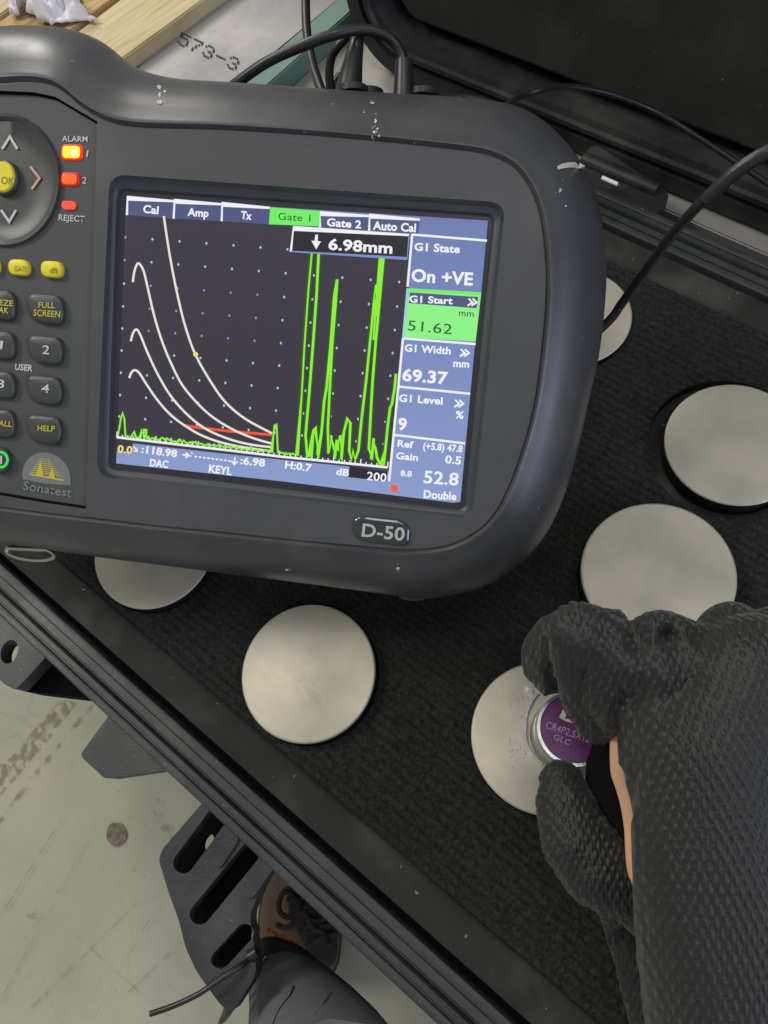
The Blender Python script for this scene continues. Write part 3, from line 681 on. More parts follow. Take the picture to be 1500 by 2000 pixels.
# reading box
spoly('reading_box', [(572, 445), (799, 459), (795, 505), (568, 491)], EM['black'], 8)
sline('box_edge', [(568, 492), (573, 446), (799, 459)], 4.5, EM['white'], 9); sline('box_edge', [(799, 460), (795, 505), (568, 491)], 2.8, EM['blue_line'], 9.1)
spoly('arrow', [(616, 458), (621, 458.5), (620.5, 471), (627, 471.5), (617.5, 487), (608, 470), (614.5, 470.5)], EM['white'], 9.2)
st('6.98mm', (641, 487), (766, 495), 21, bold=.03, lay=9.2)
st('Cal', (279, 415), (309, 418), 15); st('Amp', (366, 421), (407, 424), 15); st('Tx', (470, 427), (491, 429), 15)
st('Gate 1', (543, 429), (606, 433), 14, 'green_dark', .004); st('Gate 2', (638, 441), (705, 446), 15); st('Auto Cal', (728, 448), (812, 453), 16)
st('G1 State', (809, 489), (898, 494), 15); st('On +VE', (803, 549), (923, 557), 24)
st('G1 Start', (799, 590), (884, 594), 13); st('mm', (896, 617), (925, 619), 13, 'green_dark', .005); st('51.62', (796, 645), (882, 653), 20, 'green_dark', .0)
st('G1 Width', (790, 686), (880, 692), 14); st('mm', (885, 716), (916, 718), 14); st('69.37', (785, 743), (874, 750), 23)
st('G1 Level', (779, 784), (864, 790), 14); st('%', (889, 816), (905, 818), 14); st('9', (777, 839), (794, 840), 23)
st('Ref', (776, 872), (807, 875), 13); st('(+5.8) 47.8', (826, 877), (903, 883), 13); st('Gain', (773, 896), (816, 900), 13); st('0.5', (869, 904), (900, 907), 15)
st('8.8', (782, 929), (804, 931), 11); st('52.8', (827, 943), (895, 948), 24, bold=.02); st('Double', (827, 972), (891, 977), 15)
st('0.0', (229, 883), (258, 886), 14, 'amber'); st(':118.98', (276, 884), (345, 893), 14); st(':', (371, 891), (374, 892), 13); st(':6.98', (469, 906), (517, 911), 14)
sline('arrow', [(261, 872), (268, 881), (269, 873), (268, 881), (261, 881)], 2.6, EM['white'], 5)
sline('arrow', [(356, 888), (368, 889.5)], 3, EM['white'], 5); sline('arrow', [(363, 884), (369, 889.6), (362, 894)], 3, EM['white'], 5)
sline('arrow', [(459, 893), (457.5, 906)], 3, EM['white'], 5); sline('arrow', [(452, 900), (457.5, 907), (464, 901.5)], 3, EM['white'], 5)
ds = [sline('dash', [(380 + 8.2 * k, 891.5 + 1.05 * k), (385 + 8.2 * k, 892.2 + 1.05 * k)], 3, EM['white'], 5) for k in range(9)]; merge(ds, 'dashes')
st('DAC', (292, 910), (328, 914), 14); st('KEYL', (407, 922), (452, 928), 15); st('H:0.7', (556, 914), (608, 921), 14); st('dB', (656, 927), (681, 930), 13); st('200', (716, 937), (754, 941), 16, 'white', .018)
for x, y in ((915, 590), (900, 689), (889, 788)):
    for dx_ in (0, 8): sline('chevron', [(x + dx_, y - 7), (x + dx_ + 8, y + .5), (x + dx_ - 2, y + 7)], 3.4, EM['white'], 5)
spoly('battery_mark', [(764, 947), (777, 948), (776, 961), (763, 960)], EM['red'], 5)

# ---- keypad panel
ZP = -.0018
PL = [DP(x, y) for x, y in pan]; PI_ = [DP(x, y, ZP) for x, y in pan]
cen = sum(PL, Vector()) / len(PL)
mesh('panel_gap', *loft([PL, [Vector((p.x, p.y, ZP - .0004)) for p in PL], [Vector((cen.x + (p.x - cen.x) * .95, cen.y + (p.y - cen.y) * .97, ZP - .0004)) for p in PL]]), MT['groove'], det, None)
pin = [Vector((cen.x + (p.x - cen.x) * .982, cen.y + (p.y - cen.y) * .990, 0)) for p in PL]
bm = filled([[Vector((p.x, p.y, ZP)) for p in pin]])
bmesh.ops.recalc_face_normals(bm, faces=bm.faces)
if sum(f.normal.z for f in bm.faces) < 0: bmesh.ops.reverse_faces(bm, faces=bm.faces)
pad = from_bm('keypad', bm, MT['panel'], det, None)
def raised(name, pts, h, mat, r=10, z=ZP, parent=pad, inset=.12, dome=0):
    P = round_poly(pts, r, 6); B = [DP(x, y, z) for x, y in P]; c = sum(B, Vector()) / len(B)
    def rg_(s, zz): return [Vector((c.x + (p.x - c.x) * s, c.y + (p.y - c.y) * s, zz)) for p in B]
    rr = [rg_(1, z), rg_(1, z + h * .55), rg_(1 - inset * .3, z + h * .85), rg_(1 - inset, z + h), rg_(1 - inset * 2.2, z + h + dome * .5), rg_(.4, z + h + dome)]
    if a_sign(B) < 0: rr = [list(reversed(q)) for q in rr]
    vs, fs = loft(rr, True, False, False); fs = [tuple(f) for f in fs]
    n0 = len(vs) - len(B); fs.append(tuple(range(n0, len(vs))))
    return mesh(name, vs, fs, mat, parent, 40)
def a_sign(B): return sum(B[i - 1].x * B[i].y - B[i].x * B[i - 1].y for i in range(len(B)))
def epts(cx, cy, rx, ry, n=24): return [(cx + rx * math.cos(a), cy + ry * math.sin(a)) for a in (2 * math.pi * k / n for k in range(n))]
# navigation disc: dark ring, lip and dished disc
mesh('ring', *loft([[DP(x, y, ZP + .0004) for x, y in epts(8, 352, 111, 131, 48)], [DP(x, y, ZP + .0016) for x, y in epts(8, 352, 106, 126, 48)], [DP(x, y, ZP + .0009) for x, y in epts(7, 352, 100, 120, 48)], [DP(x, y, ZP + .0001) for x, y in epts(6, 352, 97, 116, 48)], [DP(x, y, ZP + .0001) for x, y in epts(6, 352, 60, 80, 48)], [DP(x, y, ZP + .0003) for x, y in epts(6, 352, 2, 3, 48)]]), MT['key'], pad, 50)
zk = ZP + .0009
okb = raised('button', epts(12, 349, 28, 35, 32), .0022, MT['key'], 1, z=ZP + .0003); okb = raised('button', epts(13, 349, 24, 31, 32), .0031, MT['yellow'], 1, z=ZP + .0003)
tz = ZP + .0003 + .0031 + .00015
def dt(s, p0, p1, cap, m, z, par=pad, bold=.0): return text(s, p0, p1, cap, MT[m], DP, par, 'lettering', bold, z)
dt('OK', (2, 359), (26, 361), 15, 'dark_print', tz, okb)
for L_, m_ in (([(4, 291), (19, 267), (34, 291)], 'key_print'), ([(59, 325), (77, 348), (62, 369)], 'pink_print'), ([(2, 410), (18, 433), (31, 410)], 'key_print')):
    sline('arrow', L_, 5, MT[m_], 8, pad, ZP)
dt('ALARM', (121, 276), (171, 277), 11, 'key_print', ZP + .0003, bold=.012); dt('2', (160, 358), (168, 359), 13, 'key_print', ZP + .0003); dt('1', (168, 306), (171, 306.5), 13, 'key_print', ZP + .0003)
dt('REJECT', (114, 430), (165, 434), 12, 'key_print', ZP + .0003, bold=.015); dt('USER', (29, 722), (63, 725), 12, 'key_print', ZP + .0003, bold=.03)
for (x0, y0, x1, y1), c, s_ in (((125, 286, 158, 310), (255, 190, 20), 3.2), ((123, 340, 152, 361), (255, 92, 24), 1.15), ((123, 393, 149, 410), (250, 84, 66), .85)):
    led = raised('indicator_light', [(x0, y0), (x1, y0 + 1), (x1 - 1, y1), (x0 - 1, y1 - 1)], .0011, material('indicator', (200, 40, 20), .3, emit=c, estr=s_), 8)
    hx = (x0 + x1) / 2; hy = (y0 + y1) / 2
    if s_ > 2: raised('glow_core', epts(hx + 6, hy + 2, 6, 6), .0013, material('indicator_core', (255, 240, 150), .3, emit=(255, 246, 190), estr=4.), 1, parent=led)
    wx, wy = (x1 - x0) / 2, (y1 - y0) / 2
    if s_ > 1: raised('led_halo', round_poly([(x0 - 4, y0 - 4), (x1 + 5, y0 - 3), (x1 + 4, y1 + 4), (x0 - 5, y1 + 3)], 9, 4), .0006, material('led_halo', (150, 20, 10), .35, emit=(235, 30, 8) if s_ > 2 else (170, 24, 12), estr=1. if s_ > 2 else .6), 1, parent=led)  # LED glow on the panel, painted as a raised emissive halo
def key(q, s=None, m='key_print', mt='key', h=.0024, cap=13, bold=.015):
    o = raised('key', q, h, MT[mt], 15, dome=.0004)
    zt = ZP + h + .0007
    for (t_, a, b_, c_) in (s or []): dt(t_, a, b_, c_, m, zt, o, bold)
    return o
key([(21, 507), (61, 509), (61, 541), (22, 538)], [('GATE', (27, 529), (54, 531), 10)], 'dark_print', 'yellow', .0022, bold=0)
key([(84, 510), (126, 512), (126, 545), (85, 542)], [('dB', (97, 533), (112, 534), 11)], 'dark_print', 'yellow', .0022, bold=0)
key([(-42, 504), (3, 506), (3, 538), (-40, 535)], None, 'dark_print', 'yellow', .0022)
key([(60, 572), (124, 580), (130, 606), (127, 636), (72, 630), (58, 606)], [('FULL', (75, 601), (107, 602), 11), ('SCREEN', (65, 616), (117, 620), 12)], 'yellow_print')
key([(-34, 564), (30, 570), (36, 596), (33, 628), (-25, 622), (-36, 596)], [('FREEZE', (-28, 594), (25, 598), 11), ('PEAK', (-16, 609), (16, 612), 11)], 'yellow_print')
key([(60, 655), (122, 660), (128, 684), (124, 714), (70, 708), (59, 684)], [('2', (82, 691), (96, 692), 17)], bold=.01)
key([(-34, 645), (29, 649), (35, 674), (32, 704), (-25, 698), (-36, 674)], [('1', (-2, 681), (4, 682), 16)], bold=.01)
key([(58, 732), (120, 738), (127, 762), (122, 792), (68, 786), (58, 760)], [('4', (80, 766), (96, 767), 16)], bold=.01)
key([(-35, 722), (28, 727), (35, 750), (32, 780), (-25, 774), (-36, 750)], [('3', (-6, 757), (8, 758), 16)], bold=.01)
key([(58, 809), (120, 815), (126, 838), (121, 869), (67, 862), (57, 838)], [('HELP', (73, 841), (107, 843), 11)], 'yellow_print')
key([(-36, 797), (28, 801), (35, 826), (31, 856), (-26, 850), (-37, 826)], [('RECALL', (-30, 829), (23, 834), 11)], 'yellow_print')
pb = raised('power_button', epts(5, 899, 21, 25, 28), .0026, MT['key'], 1)
def annulus(name, cx, cy, ro, ri, mat, z, par):
    A = [DP(cx + ro[0] * math.cos(a), cy + ro[1] * math.sin(a), z) for a in (2 * math.pi * k / 40 for k in range(40))]; B = [DP(cx + ri[0] * math.cos(a), cy + ri[1] * math.sin(a), z) for a in (2 * math.pi * k / 40 for k in range(40))]
    vs, fs = loft([A, B]); return mesh(name, vs, fs, mat, par, None)
annulus('light_ring', 2, 898, (15, 17), (10, 12), emis('power_glow', (50, 225, 90)), ZP + .0030, pb)
spoly('stroke', [(0, 890), (4, 890), (4, 906), (0, 906)], MT['key_print'], 0, ZP + .0030, pb)
# maker's emblem
arc = [(91 + 47 * math.cos(math.radians(a)), 931 + 47 * math.sin(math.radians(a)) + (47 * math.cos(math.radians(a))) * .12) for a in range(180, 361, 8)]
em = spoly('emblem', arc + [(138, 948), (90, 945), (44, 936)], MT['grey_print'], 2, ZP)
gl = []
for k in range(8):
    y = 897 + k * 4; hw = 9 + k * 3.0; cx = 88
    gl.append(sline('stripe', [(cx - hw, y - hw * .1), (cx + hw, y + hw * .12)], 1.5, MT['yellow_print'], 4, pad, ZP))
gl.append(sline('stripe', [(57, 926), (124, 938)], 3, MT['yellow_print'], 4.4, pad, ZP))
for L_ in ([(70, 928), (76, 910), (79, 899), (82, 912), (86, 931)], [(94, 932), (100, 919), (102, 912), (105, 922), (108, 935)]):
    gl.append(spoly('stripe', L_, MT['yellow_print'], 5, ZP, pad))
merge(gl, 'emblem_wave')
dt('Sonatest', (44, 956), (139, 971), 17, 'grey_print', ZP + .0004, bold=.02)
# D-50 badge
bg_ = raised('badge', [(690, 1012), (712, 1008), (785, 1016), (801, 1030), (800, 1060), (786, 1065), (705, 1055), (689, 1042)], .0013, MT['badge'], 10, z=.0, parent=det, dome=.0004)
text('D-50', (706, 1047), (789, 1056), 25, material('badge_print', (176, 178, 170), .4), DP, bg_, 'lettering', .02, .0021)
# chips and paint marks on the bumper
bumper_pts = []
def zbump(px, py):
    # height of the bumper surface under a photo point, by walking the ray down the lofted rings
    import mathutils
    return None
from mathutils.bvhtree import BVHTree
bvh = BVHTree.FromPolygons([tuple(v) for v in vs_b] if False else [tuple(Vector(v)) for v in loft(rg, True, False, True)[0]], loft(rg, True, False, True)[1] + [])
camL = DI @ CAM
def onbody(px, py):
    r = (DI.to_3x3() @ ray(px, py)).normalized(); h = bvh.ray_cast(camL, r)
    return (h[0] - r * .0003) if h[0] is not None else DP(px, py, .0002)
marks = [(311, 170, 7, 9), (312, 184, 5, 9), (313, 200, 9, 7), (322, 178, 4, 5), (734, 236, 4, 7), (731, 258, 5, 6), (737, 252, 4, 5), (740, 266, 4, 4), (727, 268, 4, 5), (728, 201, 7, 3), (711, 219, 2, 3), (805, 290, 4, 10), (809, 299, 5, 6), (803, 303, 4, 4),
         (1105, 402, 3, 3), (1013, 427, 2, 2), (777, 1110, 7, 5), (560, 1113, 6, 3), (1094, 372, 5, 6), (317, 297, 2, 3)]
def paint(cx, cy, rx, ry, n=9):
    P = [onbody(cx + rx * random.uniform(.3, 1.15) * math.cos(a), cy + ry * random.uniform(.4, 1.1) * math.sin(a)) for a in (2 * math.pi * k / n for k in range(n))]
    P.append(onbody(cx, cy)); return P, [(k, (k + 1) % n, n) for k in range(n)]
for x, y, rx, ry in marks:
    V, Fc = paint(x, y, rx * .7, ry * .8, 13); mesh('paint_mark', V, Fc, MT['chip'], det, None)
    for q in range(3):
        V, Fc = paint(x + random.gauss(0, rx * .8), y + random.gauss(0, ry * .9), random.uniform(.6, 1.8), random.uniform(.6, 2.2), 7); mesh('paint_mark', V, Fc, MT['chip'], det, None)
up_, lo_ = [(1088, 325), (1097, 320), (1108, 317.5), (1120, 316.5), (1132, 318), (1143, 324)], [(1090, 331), (1099, 329), (1109, 327), (1121, 327), (1131, 329), (1141, 333)]
V = []
for a, b_ in zip(up_, lo_): V += [onbody(*a), onbody(*b_)]
mesh('paint_mark', V, [(2 * k, 2 * k + 1, 2 * k + 3, 2 * k + 2) for k in range(5)], MT['chip'], det, None)
# strap ring at the lower left
ringp = [DP(60 + 47 * math.cos(a) + 0, 1080 + 13 * math.sin(a) + 5 * math.cos(a), -.045) for a in (2 * math.pi * k / 24 for k in range(25))]
tube('strap_ring', ringp, .0011, MT['chrome'], det, 8, 1)
tube('ring_bar', [DP(17, 1070, -.043), DP(85, 1073, -.043)], .0012, MT['chrome'], det, 8, 1)
# small foot tip below the bumper, and the folding stand on the back
raised('foot', epts(810, 1160, 30, 8, 16), .006, material('foot_rubber', (90, 84, 52), .6), 1, z=-.058, parent=det)
tube('back_stand', [Vector((-.05, .05, -.062)), Vector((-.05, .085, -.100)), Vector((-.05, .088, -.148)), Vector((.0, .09, -.155)), Vector((.045, .088, -.148)), Vector((.045, .085, -.100)), Vector((.045, .05, -.062))], .0026, MT['chrome'], det, 10, 4)
# cable sockets on the top edge
for (x, y), kk in (((720, 190), 1.13), ((826, 190), 1.13), ((690, 183), 1.10)):
    p = DW(x, y, kk); tube('socket', [p, p + (DW(x, y - 12, kk) - p) * 1.], .0058, MT['case_dark'], det, 16, 1)
for o in [c for c in det.children if c.name.startswith('socket')]:
    for v in o.data.vertices: v.co = DI @ v.co

# ---------------------------------------------------------------- cables
def cable(label, pts, r, boot=None):
    loc = pts[0]; t = thing('cable', loc, label, 'cable')
    tube('sheath', pts, r, MT['cable'], t, 12, 8)
    if boot:
        tube('strain_relief', boot[0], boot[1], MT['cable'], t, 16, 4)
    return t
W = DW
cable('black cable arching from the right tester socket across the top of the tester', [W(789, 178, 1.12), W(790, 130, 1.13), W(780, 98, 1.13), W(755, 70, 1.12), W(705, 58, 1.11), W(650, 68, 1.10), W(590, 90, 1.10), W(520, 122, 1.11), W(455, 168, 1.13), W(420, 196, 1.16)], .0021,
      ([W(789, 194, 1.12), W(789, 160, 1.12), W(789, 118, 1.12)], lambda t: .0044 - .0012 * t))
cable('black cable with a long tapered sleeve rising from the left tester socket', [W(684, 175, 1.12), W(697, 85, 1.12), W(702, 60, 1.13), W(690, 62, 1.15), W(665, 85, 1.15), W(648, 110, 1.16), W(643, 145, 1.17), W(646, 180, 1.18)], .0018,
      ([W(680, 188, 1.12), W(688, 130, 1.12), W(700, 66, 1.13)], lambda t: .0058 - .0036 * t))
cable('thin black cable hanging from the top photo edge behind the tester', [PD(598, -60, .42), PD(597, 0, .41), PD(599, 60, .40), PD(607, 110, .39), PD(618, 150, .38), PD(636, 195, .37), PD(660, 230, .37)], .0024)
cable('short black cable end crossing low behind the tester', [W(640, 182, 1.2), W(655, 160, 1.2), W(668, 142, 1.2), W(690, 118, 1.22)], .0017)
cable('thin black cable arching over the case lid from behind the tester', [W(900, 196, 1.12), W(975, 212, 1.16), PD(1010, 192, .36), PD(1060, 174, .37), PD(1120, 170, .38), PD(1200, 186, .39), PD(1280, 218, .40), PD(1360, 266, .40), PD(1430, 312, .40), PD(1510, 366, .40), PD(1600, 430, .40)], .0015)
cable('thin black cable lying along the tester shoulder', [W(860, 192, 1.12), W(890, 190, 1.13), W(930, 192, 1.14), W(968, 205, 1.15), W(980, 216, 1.16)], .0012)

# ---------------------------------------------------------------- probe
pz = disc_w['F'][2]                       # top of the probed sample
pc = PZ(1121, 1423, pz + .0245)
probe = thing('probe', (pc.x, pc.y, pz), 'round metal ultrasonic probe with purple label, pressed on a steel sample by gloved fingers', 'probe')
PR = .01470
ax_t = Vector((.0, 0, 1))
pbase = PZ(1100, 1436, pz)
def cr(r, zz, n=64):
    f = (zz - pz) / .0245; cx = pbase.x + (pc.x - pbase.x) * f; cy = pbase.y + (pc.y - pbase.y) * f
    return [(cx + r * math.cos(a), cy + r * math.sin(a), zz) for a in (2 * math.pi * j / n for j in range(n))]
zt = pz + .0245
mesh('housing', *[loft([cr(PR * .95, pz + .0004), cr(PR * .98, pz + .002), cr(PR * .98, pz + .0135), cr(PR * .90, pz + .0142), cr(PR * .90, pz + .0168), cr(PR * .985, pz + .0178), cr(PR, zt - .001), cr(PR * .985, zt), cr(PR * .90, zt), cr(PR * .87, zt - .0007)], True, True, False)][0], MT['probe_metal'], probe, 40)
lb = mesh('label_disc', cr(PR * .875, zt - .0006), [tuple(range(64))], MT['purple'], probe, None)
def PT(z):
    return lambda x, y, zz: PZ(x, y, z)
text('CR4P2.5X10', (1065, 1421), (1150, 1451), 14, MT['label_print'], PT(zt - .0003), lb, 'lettering', .01)
text('GLC', (1080, 1443), (1112, 1456), 11, MT['label_print'], PT(zt - .0003), lb, 'lettering', .01)
mesh('emblem', [PZ(x, y, zt - .0003) for x, y in ((1100, 1385), (1106, 1396), (1103, 1403), (1112, 1405), (1119, 1413), (1104, 1408), (1092, 1401))], [tuple(reversed(range(7)))], MT['key_print'], lb, None)
cable_pts = [PD(1180, 636, .312), PD(1215, 592, .305), PD(1260, 530, .29), PD(1310, 462, .272), PD(1365, 400, .256), PD(1420, 348, .247), PD(1500, 298, .24), PD(1580, 262, .238)]
c_ = cable('black probe cable with worn speckled sheath crossing a steel sample', [PD(1060, 740, .325)] + cable_pts, .0018)
tube('strain_relief', [PD(1378, 392, .2535), PD(1440, 333, .2445), PD(1520, 286, .2385), PD(1620, 246, .236)], .0024, MT['cable'], c_, 12, 4)
# worn speckles on that cable
for i in range(22):
    t = random.random() ** .8; q = catmull(cable_pts, 10); j = int(8 + t * 42); p = q[j]; d_ = (CAM - p).normalized(); tt = (q[j + 1] - p).normalized(); s_ = tt.cross(d_)
    off = random.uniform(-.7, .9); p = p + s_ * .0018 * off + d_ * (.00185 * math.sqrt(max(0, 1 - off * off)) + .00005); r_ = random.uniform(.00008, .00028)
    if i == 0: kv, kf = [], []
    n = len(kv); L_ = random.uniform(1, 3)
    kv += [p - tt * r_ * L_, p + s_ * r_, p + tt * r_ * L_, p - s_ * r_]; kf.append((n, n + 1, n + 2, n + 3))
mesh('worn_speckle', kv, kf, MT['chip'], c_, None)
# couplant gel around the probe foot
def blob(name, cx, cy, rx, ry, z, h, par, mat, n=22, seed=0, rot=0):
    rr = random.Random(seed); ph = [rr.uniform(0, 6.28) for _ in range(4)]
    def f(a): return 1 + .16 * math.sin(2 * a + ph[0]) + .12 * math.sin(3 * a + ph[1]) + .08 * math.sin(5 * a + ph[2])
    def rg_(s, zz):
        out = []
        for k in range(n):
            a = 2 * math.pi * k / n; q = f(a) * s; x, y = rx * q * math.cos(a), ry * q * math.sin(a)
            out.append(PZ(cx + x * math.cos(rot) - y * math.sin(rot), cy + x * math.sin(rot) + y * math.cos(rot), zz))
        return out
    vs, fs = loft([rg_(1, z), rg_(.85, z + h * .6), rg_(.5, z + h)], True, False, True); return mesh(name, vs, fs, mat, par, 70)
F_ = disc_obj['F']
arcp = [(1052, 1354), (1040, 1368), (1031, 1388), (1027, 1412), (1026, 1438), (1034, 1462), (1047, 1480), (1060, 1492)]
tube('gel_bead', [PZ(x, y, pz + .0007) for x, y in arcp], lambda t: .00045 + .0004 * math.sin(t * 9) ** 2 * math.sin(math.pi * min(1, max(0, t))), MT['gel'], F_, 8, 5)
for i in range(34):
    x = 1008 + random.gauss(0, 12); y = random.choice([random.gauss(1372, 16), random.gauss(1470, 14), random.gauss(1420, 40)])
    blob('gel_drop', x, y, random.uniform(1.0, 3.4), random.uniform(1., 3.), pz + .00005, .0003, F_, MT['gel'], 8, i)
blob('gel_smear', 1036, 1352, 16, 10, pz + .00005, .0006, F_, MT['gel'], 22, 91, .9)
blob('gel_smear', 1042, 1474, 12, 7, pz + .00005, .0006, F_, MT['gel'], 22, 92, .7)

# ---------------------------------------------------------------- gloved hand
hb = PD(1300, 1700, .26)
hand = thing('person', hb, 'gloved right hand in a black knitted glove pinching the purple probe', 'person')
def cone(bm, p0, r0, p1, r1, n=20, m=7):
    d = (p1 - p0); L_ = d.length; t = d.normalized() if L_ > 1e-6 else Vector((0, 0, 1)); up = t.orthogonal().normalized(); s = t.cross(up)
    R_ = []
    for k in range(m + 1):
        a = -math.pi / 2 + math.pi / 2 * k / m; R_.append((p0 + t * r0 * math.sin(a), max(r0 * math.cos(a), 1e-5)))
    for k in range(m + 1):
        a = math.pi / 2 * k / m; R_.append((p1 + t * r1 * math.sin(a), max(r1 * math.cos(a), 1e-5)))
    vs, fs = loft([[p + (up * math.cos(b_) + s * math.sin(b_)) * r for b_ in (2 * math.pi * j / n for j in range(n))] for p, r in R_], True, True, True)
    vv = [bm.verts.new(v) for v in vs]
    for f in fs:
        try: bm.faces.new([vv[i] for i in f])
        except ValueError: pass
def chain(bm, L_):                                      # (px, py, depth, radius px)
    Q = [(PD(x, y, d), r * d / F) for x, y, d, r in L_]
    for a, b_ in zip(Q, Q[1:]): cone(bm, a[0], a[1], b_[0], b_[1])
bm = bmesh.new()
# index finger: knuckle, middle joint, tip on the probe
chain(bm, [(1430, 1340, .236, 100), (1300, 1310, .240, 78), (1205, 1268, .247, 58), (1130, 1238, .252, 58), (1126, 1275, .254, 50), (1146, 1350, .260, 48), (1172, 1394, .266, 50)])
chain(bm, [(1205, 1268, .247, 58), (1200, 1340, .252, 66), (1198, 1384, .262, 52)])
chain(bm, [(1150, 1360, .262, 40), (1166, 1414, .268, 38), (1196, 1398, .266, 40)])
# back of the hand
chain(bm, [(1480, 1330, .232, 130), (1400, 1480, .232, 150), (1400, 1640, .230, 160), (1420, 1820, .228, 172), (1450, 2050, .224, 175), (1480, 2300, .222, 180)])
chain(bm, [(1304, 1400, .240, 86), (1314, 1472, .240, 100), (1336, 1545, .240, 102), (1350, 1625, .240, 106), (1352, 1735, .240, 108), (1354, 1850, .240, 108), (1385, 2050, .236, 118), (1420, 2300, .23, 125)])
chain(bm, [(1600, 1400, .240, 150), (1640, 1700, .236, 190), (1660, 2000, .232, 200), (1670, 2300, .23, 200)])
# curled middle, ring and little fingers under the knuckles
chain(bm, [(1400, 1330, .238, 95), (1290, 1256, .243, 66), (1286, 1262, .262, 58), (1240, 1300, .285, 50), (1230, 1360, .30, 42)])
chain(bm, [(1500, 1330, .240, 100), (1430, 1246, .244, 70), (1420, 1262, .272, 60), (1380, 1320, .295, 50)])
chain(bm, [(1640, 1300, .255, 90), (1530, 1262, .250, 84), (1480, 1300, .29, 60)])
tmp = bpy.data.meshes.new('t'); bm.to_mesh(tmp); bm.free(); to = bpy.data.objects.new('t', tmp); col.objects.link(to)
def remesh(to, vox, smooth_it, disp, dsize):
    md = to.modifiers.new('r', 'REMESH'); md.mode = 'VOXEL'; md.voxel_size = vox
    ms = to.modifiers.new('s', 'SMOOTH'); ms.iterations = smooth_it; ms.factor = .5
    return to
GM = glove_mat()
def segd(px, py, a, b_):
    ax, ay = a; bx, by = b_; ux, uy = bx - ax, by - ay; t = max(0, min(1, ((px - ax) * ux + (py - ay) * uy) / (ux * ux + uy * uy + 1e-9)))
    return math.hypot(px - ax - ux * t, py - ay - uy * t)
CREASES = [((1304, 1238), (1309, 1246), 15, .0055), ((1222, 1196), (1246, 1262), 17, .0040), ((1368, 1180), (1366, 1240), 22, .0035), ((1246, 1365), (1222, 1452), 24, .0045), ((1304, 1250), (1350, 1330), 24, .0022),
           ((1250, 1240), (1268, 1335), 22, .0020), ((1140, 1215), (1196, 1240), 9, .0012)]
def ridged(v): return 1 - abs(noise.noise(v)) * 2.2
def fold_disp(me, kind, amp):
    at = me.attributes.new('knit', 'FLOAT_VECTOR', 'POINT'); Mi = M.inverted()
    NR = [v.normal.copy() for v in me.vertices]; CO = [v.co.copy() for v in me.vertices]; newco = []
    for i, v in enumerate(me.vertices):
        p = CO[i]; c = Mi @ (p - CAM); px = 750 + F * c.x / c.z; py = 1000 + F * c.y / c.z
        d = 0.; push = 0.
        back = max(0., min(1., (px - 1190) / 80)) if kind == 'back' else 0.
        # long folds running down the finger, swirling round the thumb
        if kind == 'thumb': th = 2.2 + (py - 1600) * .006 + (px - 1120) * .006
        elif kind == 'mid': th = 1.75
        else: th = 1.38 + (px - 1140) * .0015
        ca, sa = math.cos(th), math.sin(th)
        al = px * ca + py * sa; ac = -px * sa + py * ca; wz = 6 * noise.noise(p * 60)
        f1 = max(0, ridged(Vector(((ac + wz * 1.5) / 24, al / 105, c.z * 40)))) ** 2
        f2 = ridged(Vector(((ac + wz) / 9.5, al / 40, 3 + c.z * 60)))
        fw = 1 - back * .85
        d += amp * fw * (f1 * 1.7 + f2 * .3)
        d += amp * .3 * noise.noise(p * 75) + amp * .8 * noise.noise(p * 28)
        if back:
            d += amp * back * .8 * noise.noise(Vector(((px * .8 - py * .3) / 75, (px * .3 + py * .8) / 260, 7)))
        if kind == 'back':
            for a, b_, sg, dep in CREASES:
                q = segd(px, py, a, b_)
                if q < sg * 3: push += dep * math.exp(-(q / sg) ** 2)
        newco.append(p + NR[i] * d + (p - CAM).normalized() * push)
        X = p - Vector((.02, .0, .09))
        a = X.x * 2 + X.y * .4; b_ = X.y * 2 - X.x * .5 + 6 * X.x * X.x
        wk = max(0., min(1., (px - 1240) / 150)) * max(0., min(1., (py - 1225) / 110)) if kind == 'back' else 0.
        wk = wk * (.55 + .45 * max(0, min(1, (py - 1200) / 800))) * max(.25, min(1, .75 + 1.6 * noise.noise(p * 20)))
        wk = max(wk, .42 + .35 * noise.noise(p * 30))
        at.data[i].vector = (a * 2 * math.pi / .0046, b_ * 2 * math.pi / .0062, wk)
    nb = [[] for _ in me.vertices]
    for e in me.edges: a, b_ = e.vertices; nb[a].append(b_); nb[b_].append(a)
    for _ in range(1): newco = [(q + sum((newco[j] for j in nb[i]), Vector()) / max(1, len(nb[i]))) / 2 if nb[i] else q for i, q in enumerate(newco)]
    for v, q in zip(me.vertices, newco): v.co = q
    me.update()
def glove_part(to, name, vox, it, amp, parent):
    remesh(to, vox, it, 0, 0)
    o = baked(to, name, GM, None, None)
    fold_disp(o.data, {'glove': 'back', 'glove_finger': 'mid', 'glove_thumb': 'thumb'}[name], amp)
    for v in o.data.vertices: v.co = v.co - ORG[parent]
    o.parent = parent; ORG[o] = ORG[parent]
    for p in o.data.polygons: p.use_smooth = True
    return o
glove = glove_part(to, 'glove', .0010, 7, .00085, hand)
glove['label'] = 'black knitted glove over the back of the hand and bent index finger'
# middle finger behind the index, tip against the probe
bm = bmesh.new()
chain(bm, [(1180, 1240, .262, 54), (1105, 1242, .266, 52), (1072, 1270, .274, 48), (1064, 1300, .284, 40), (1072, 1322, .290, 34)])
tmp = bpy.data.meshes.new('t'); bm.to_mesh(tmp); bm.free(); to = bpy.data.objects.new('t', tmp); col.objects.link(to)
o = glove_part(to, 'glove_finger', .0009, 5, .0007, hand); o['label'] = 'middle finger of the black glove, bent behind the probe'
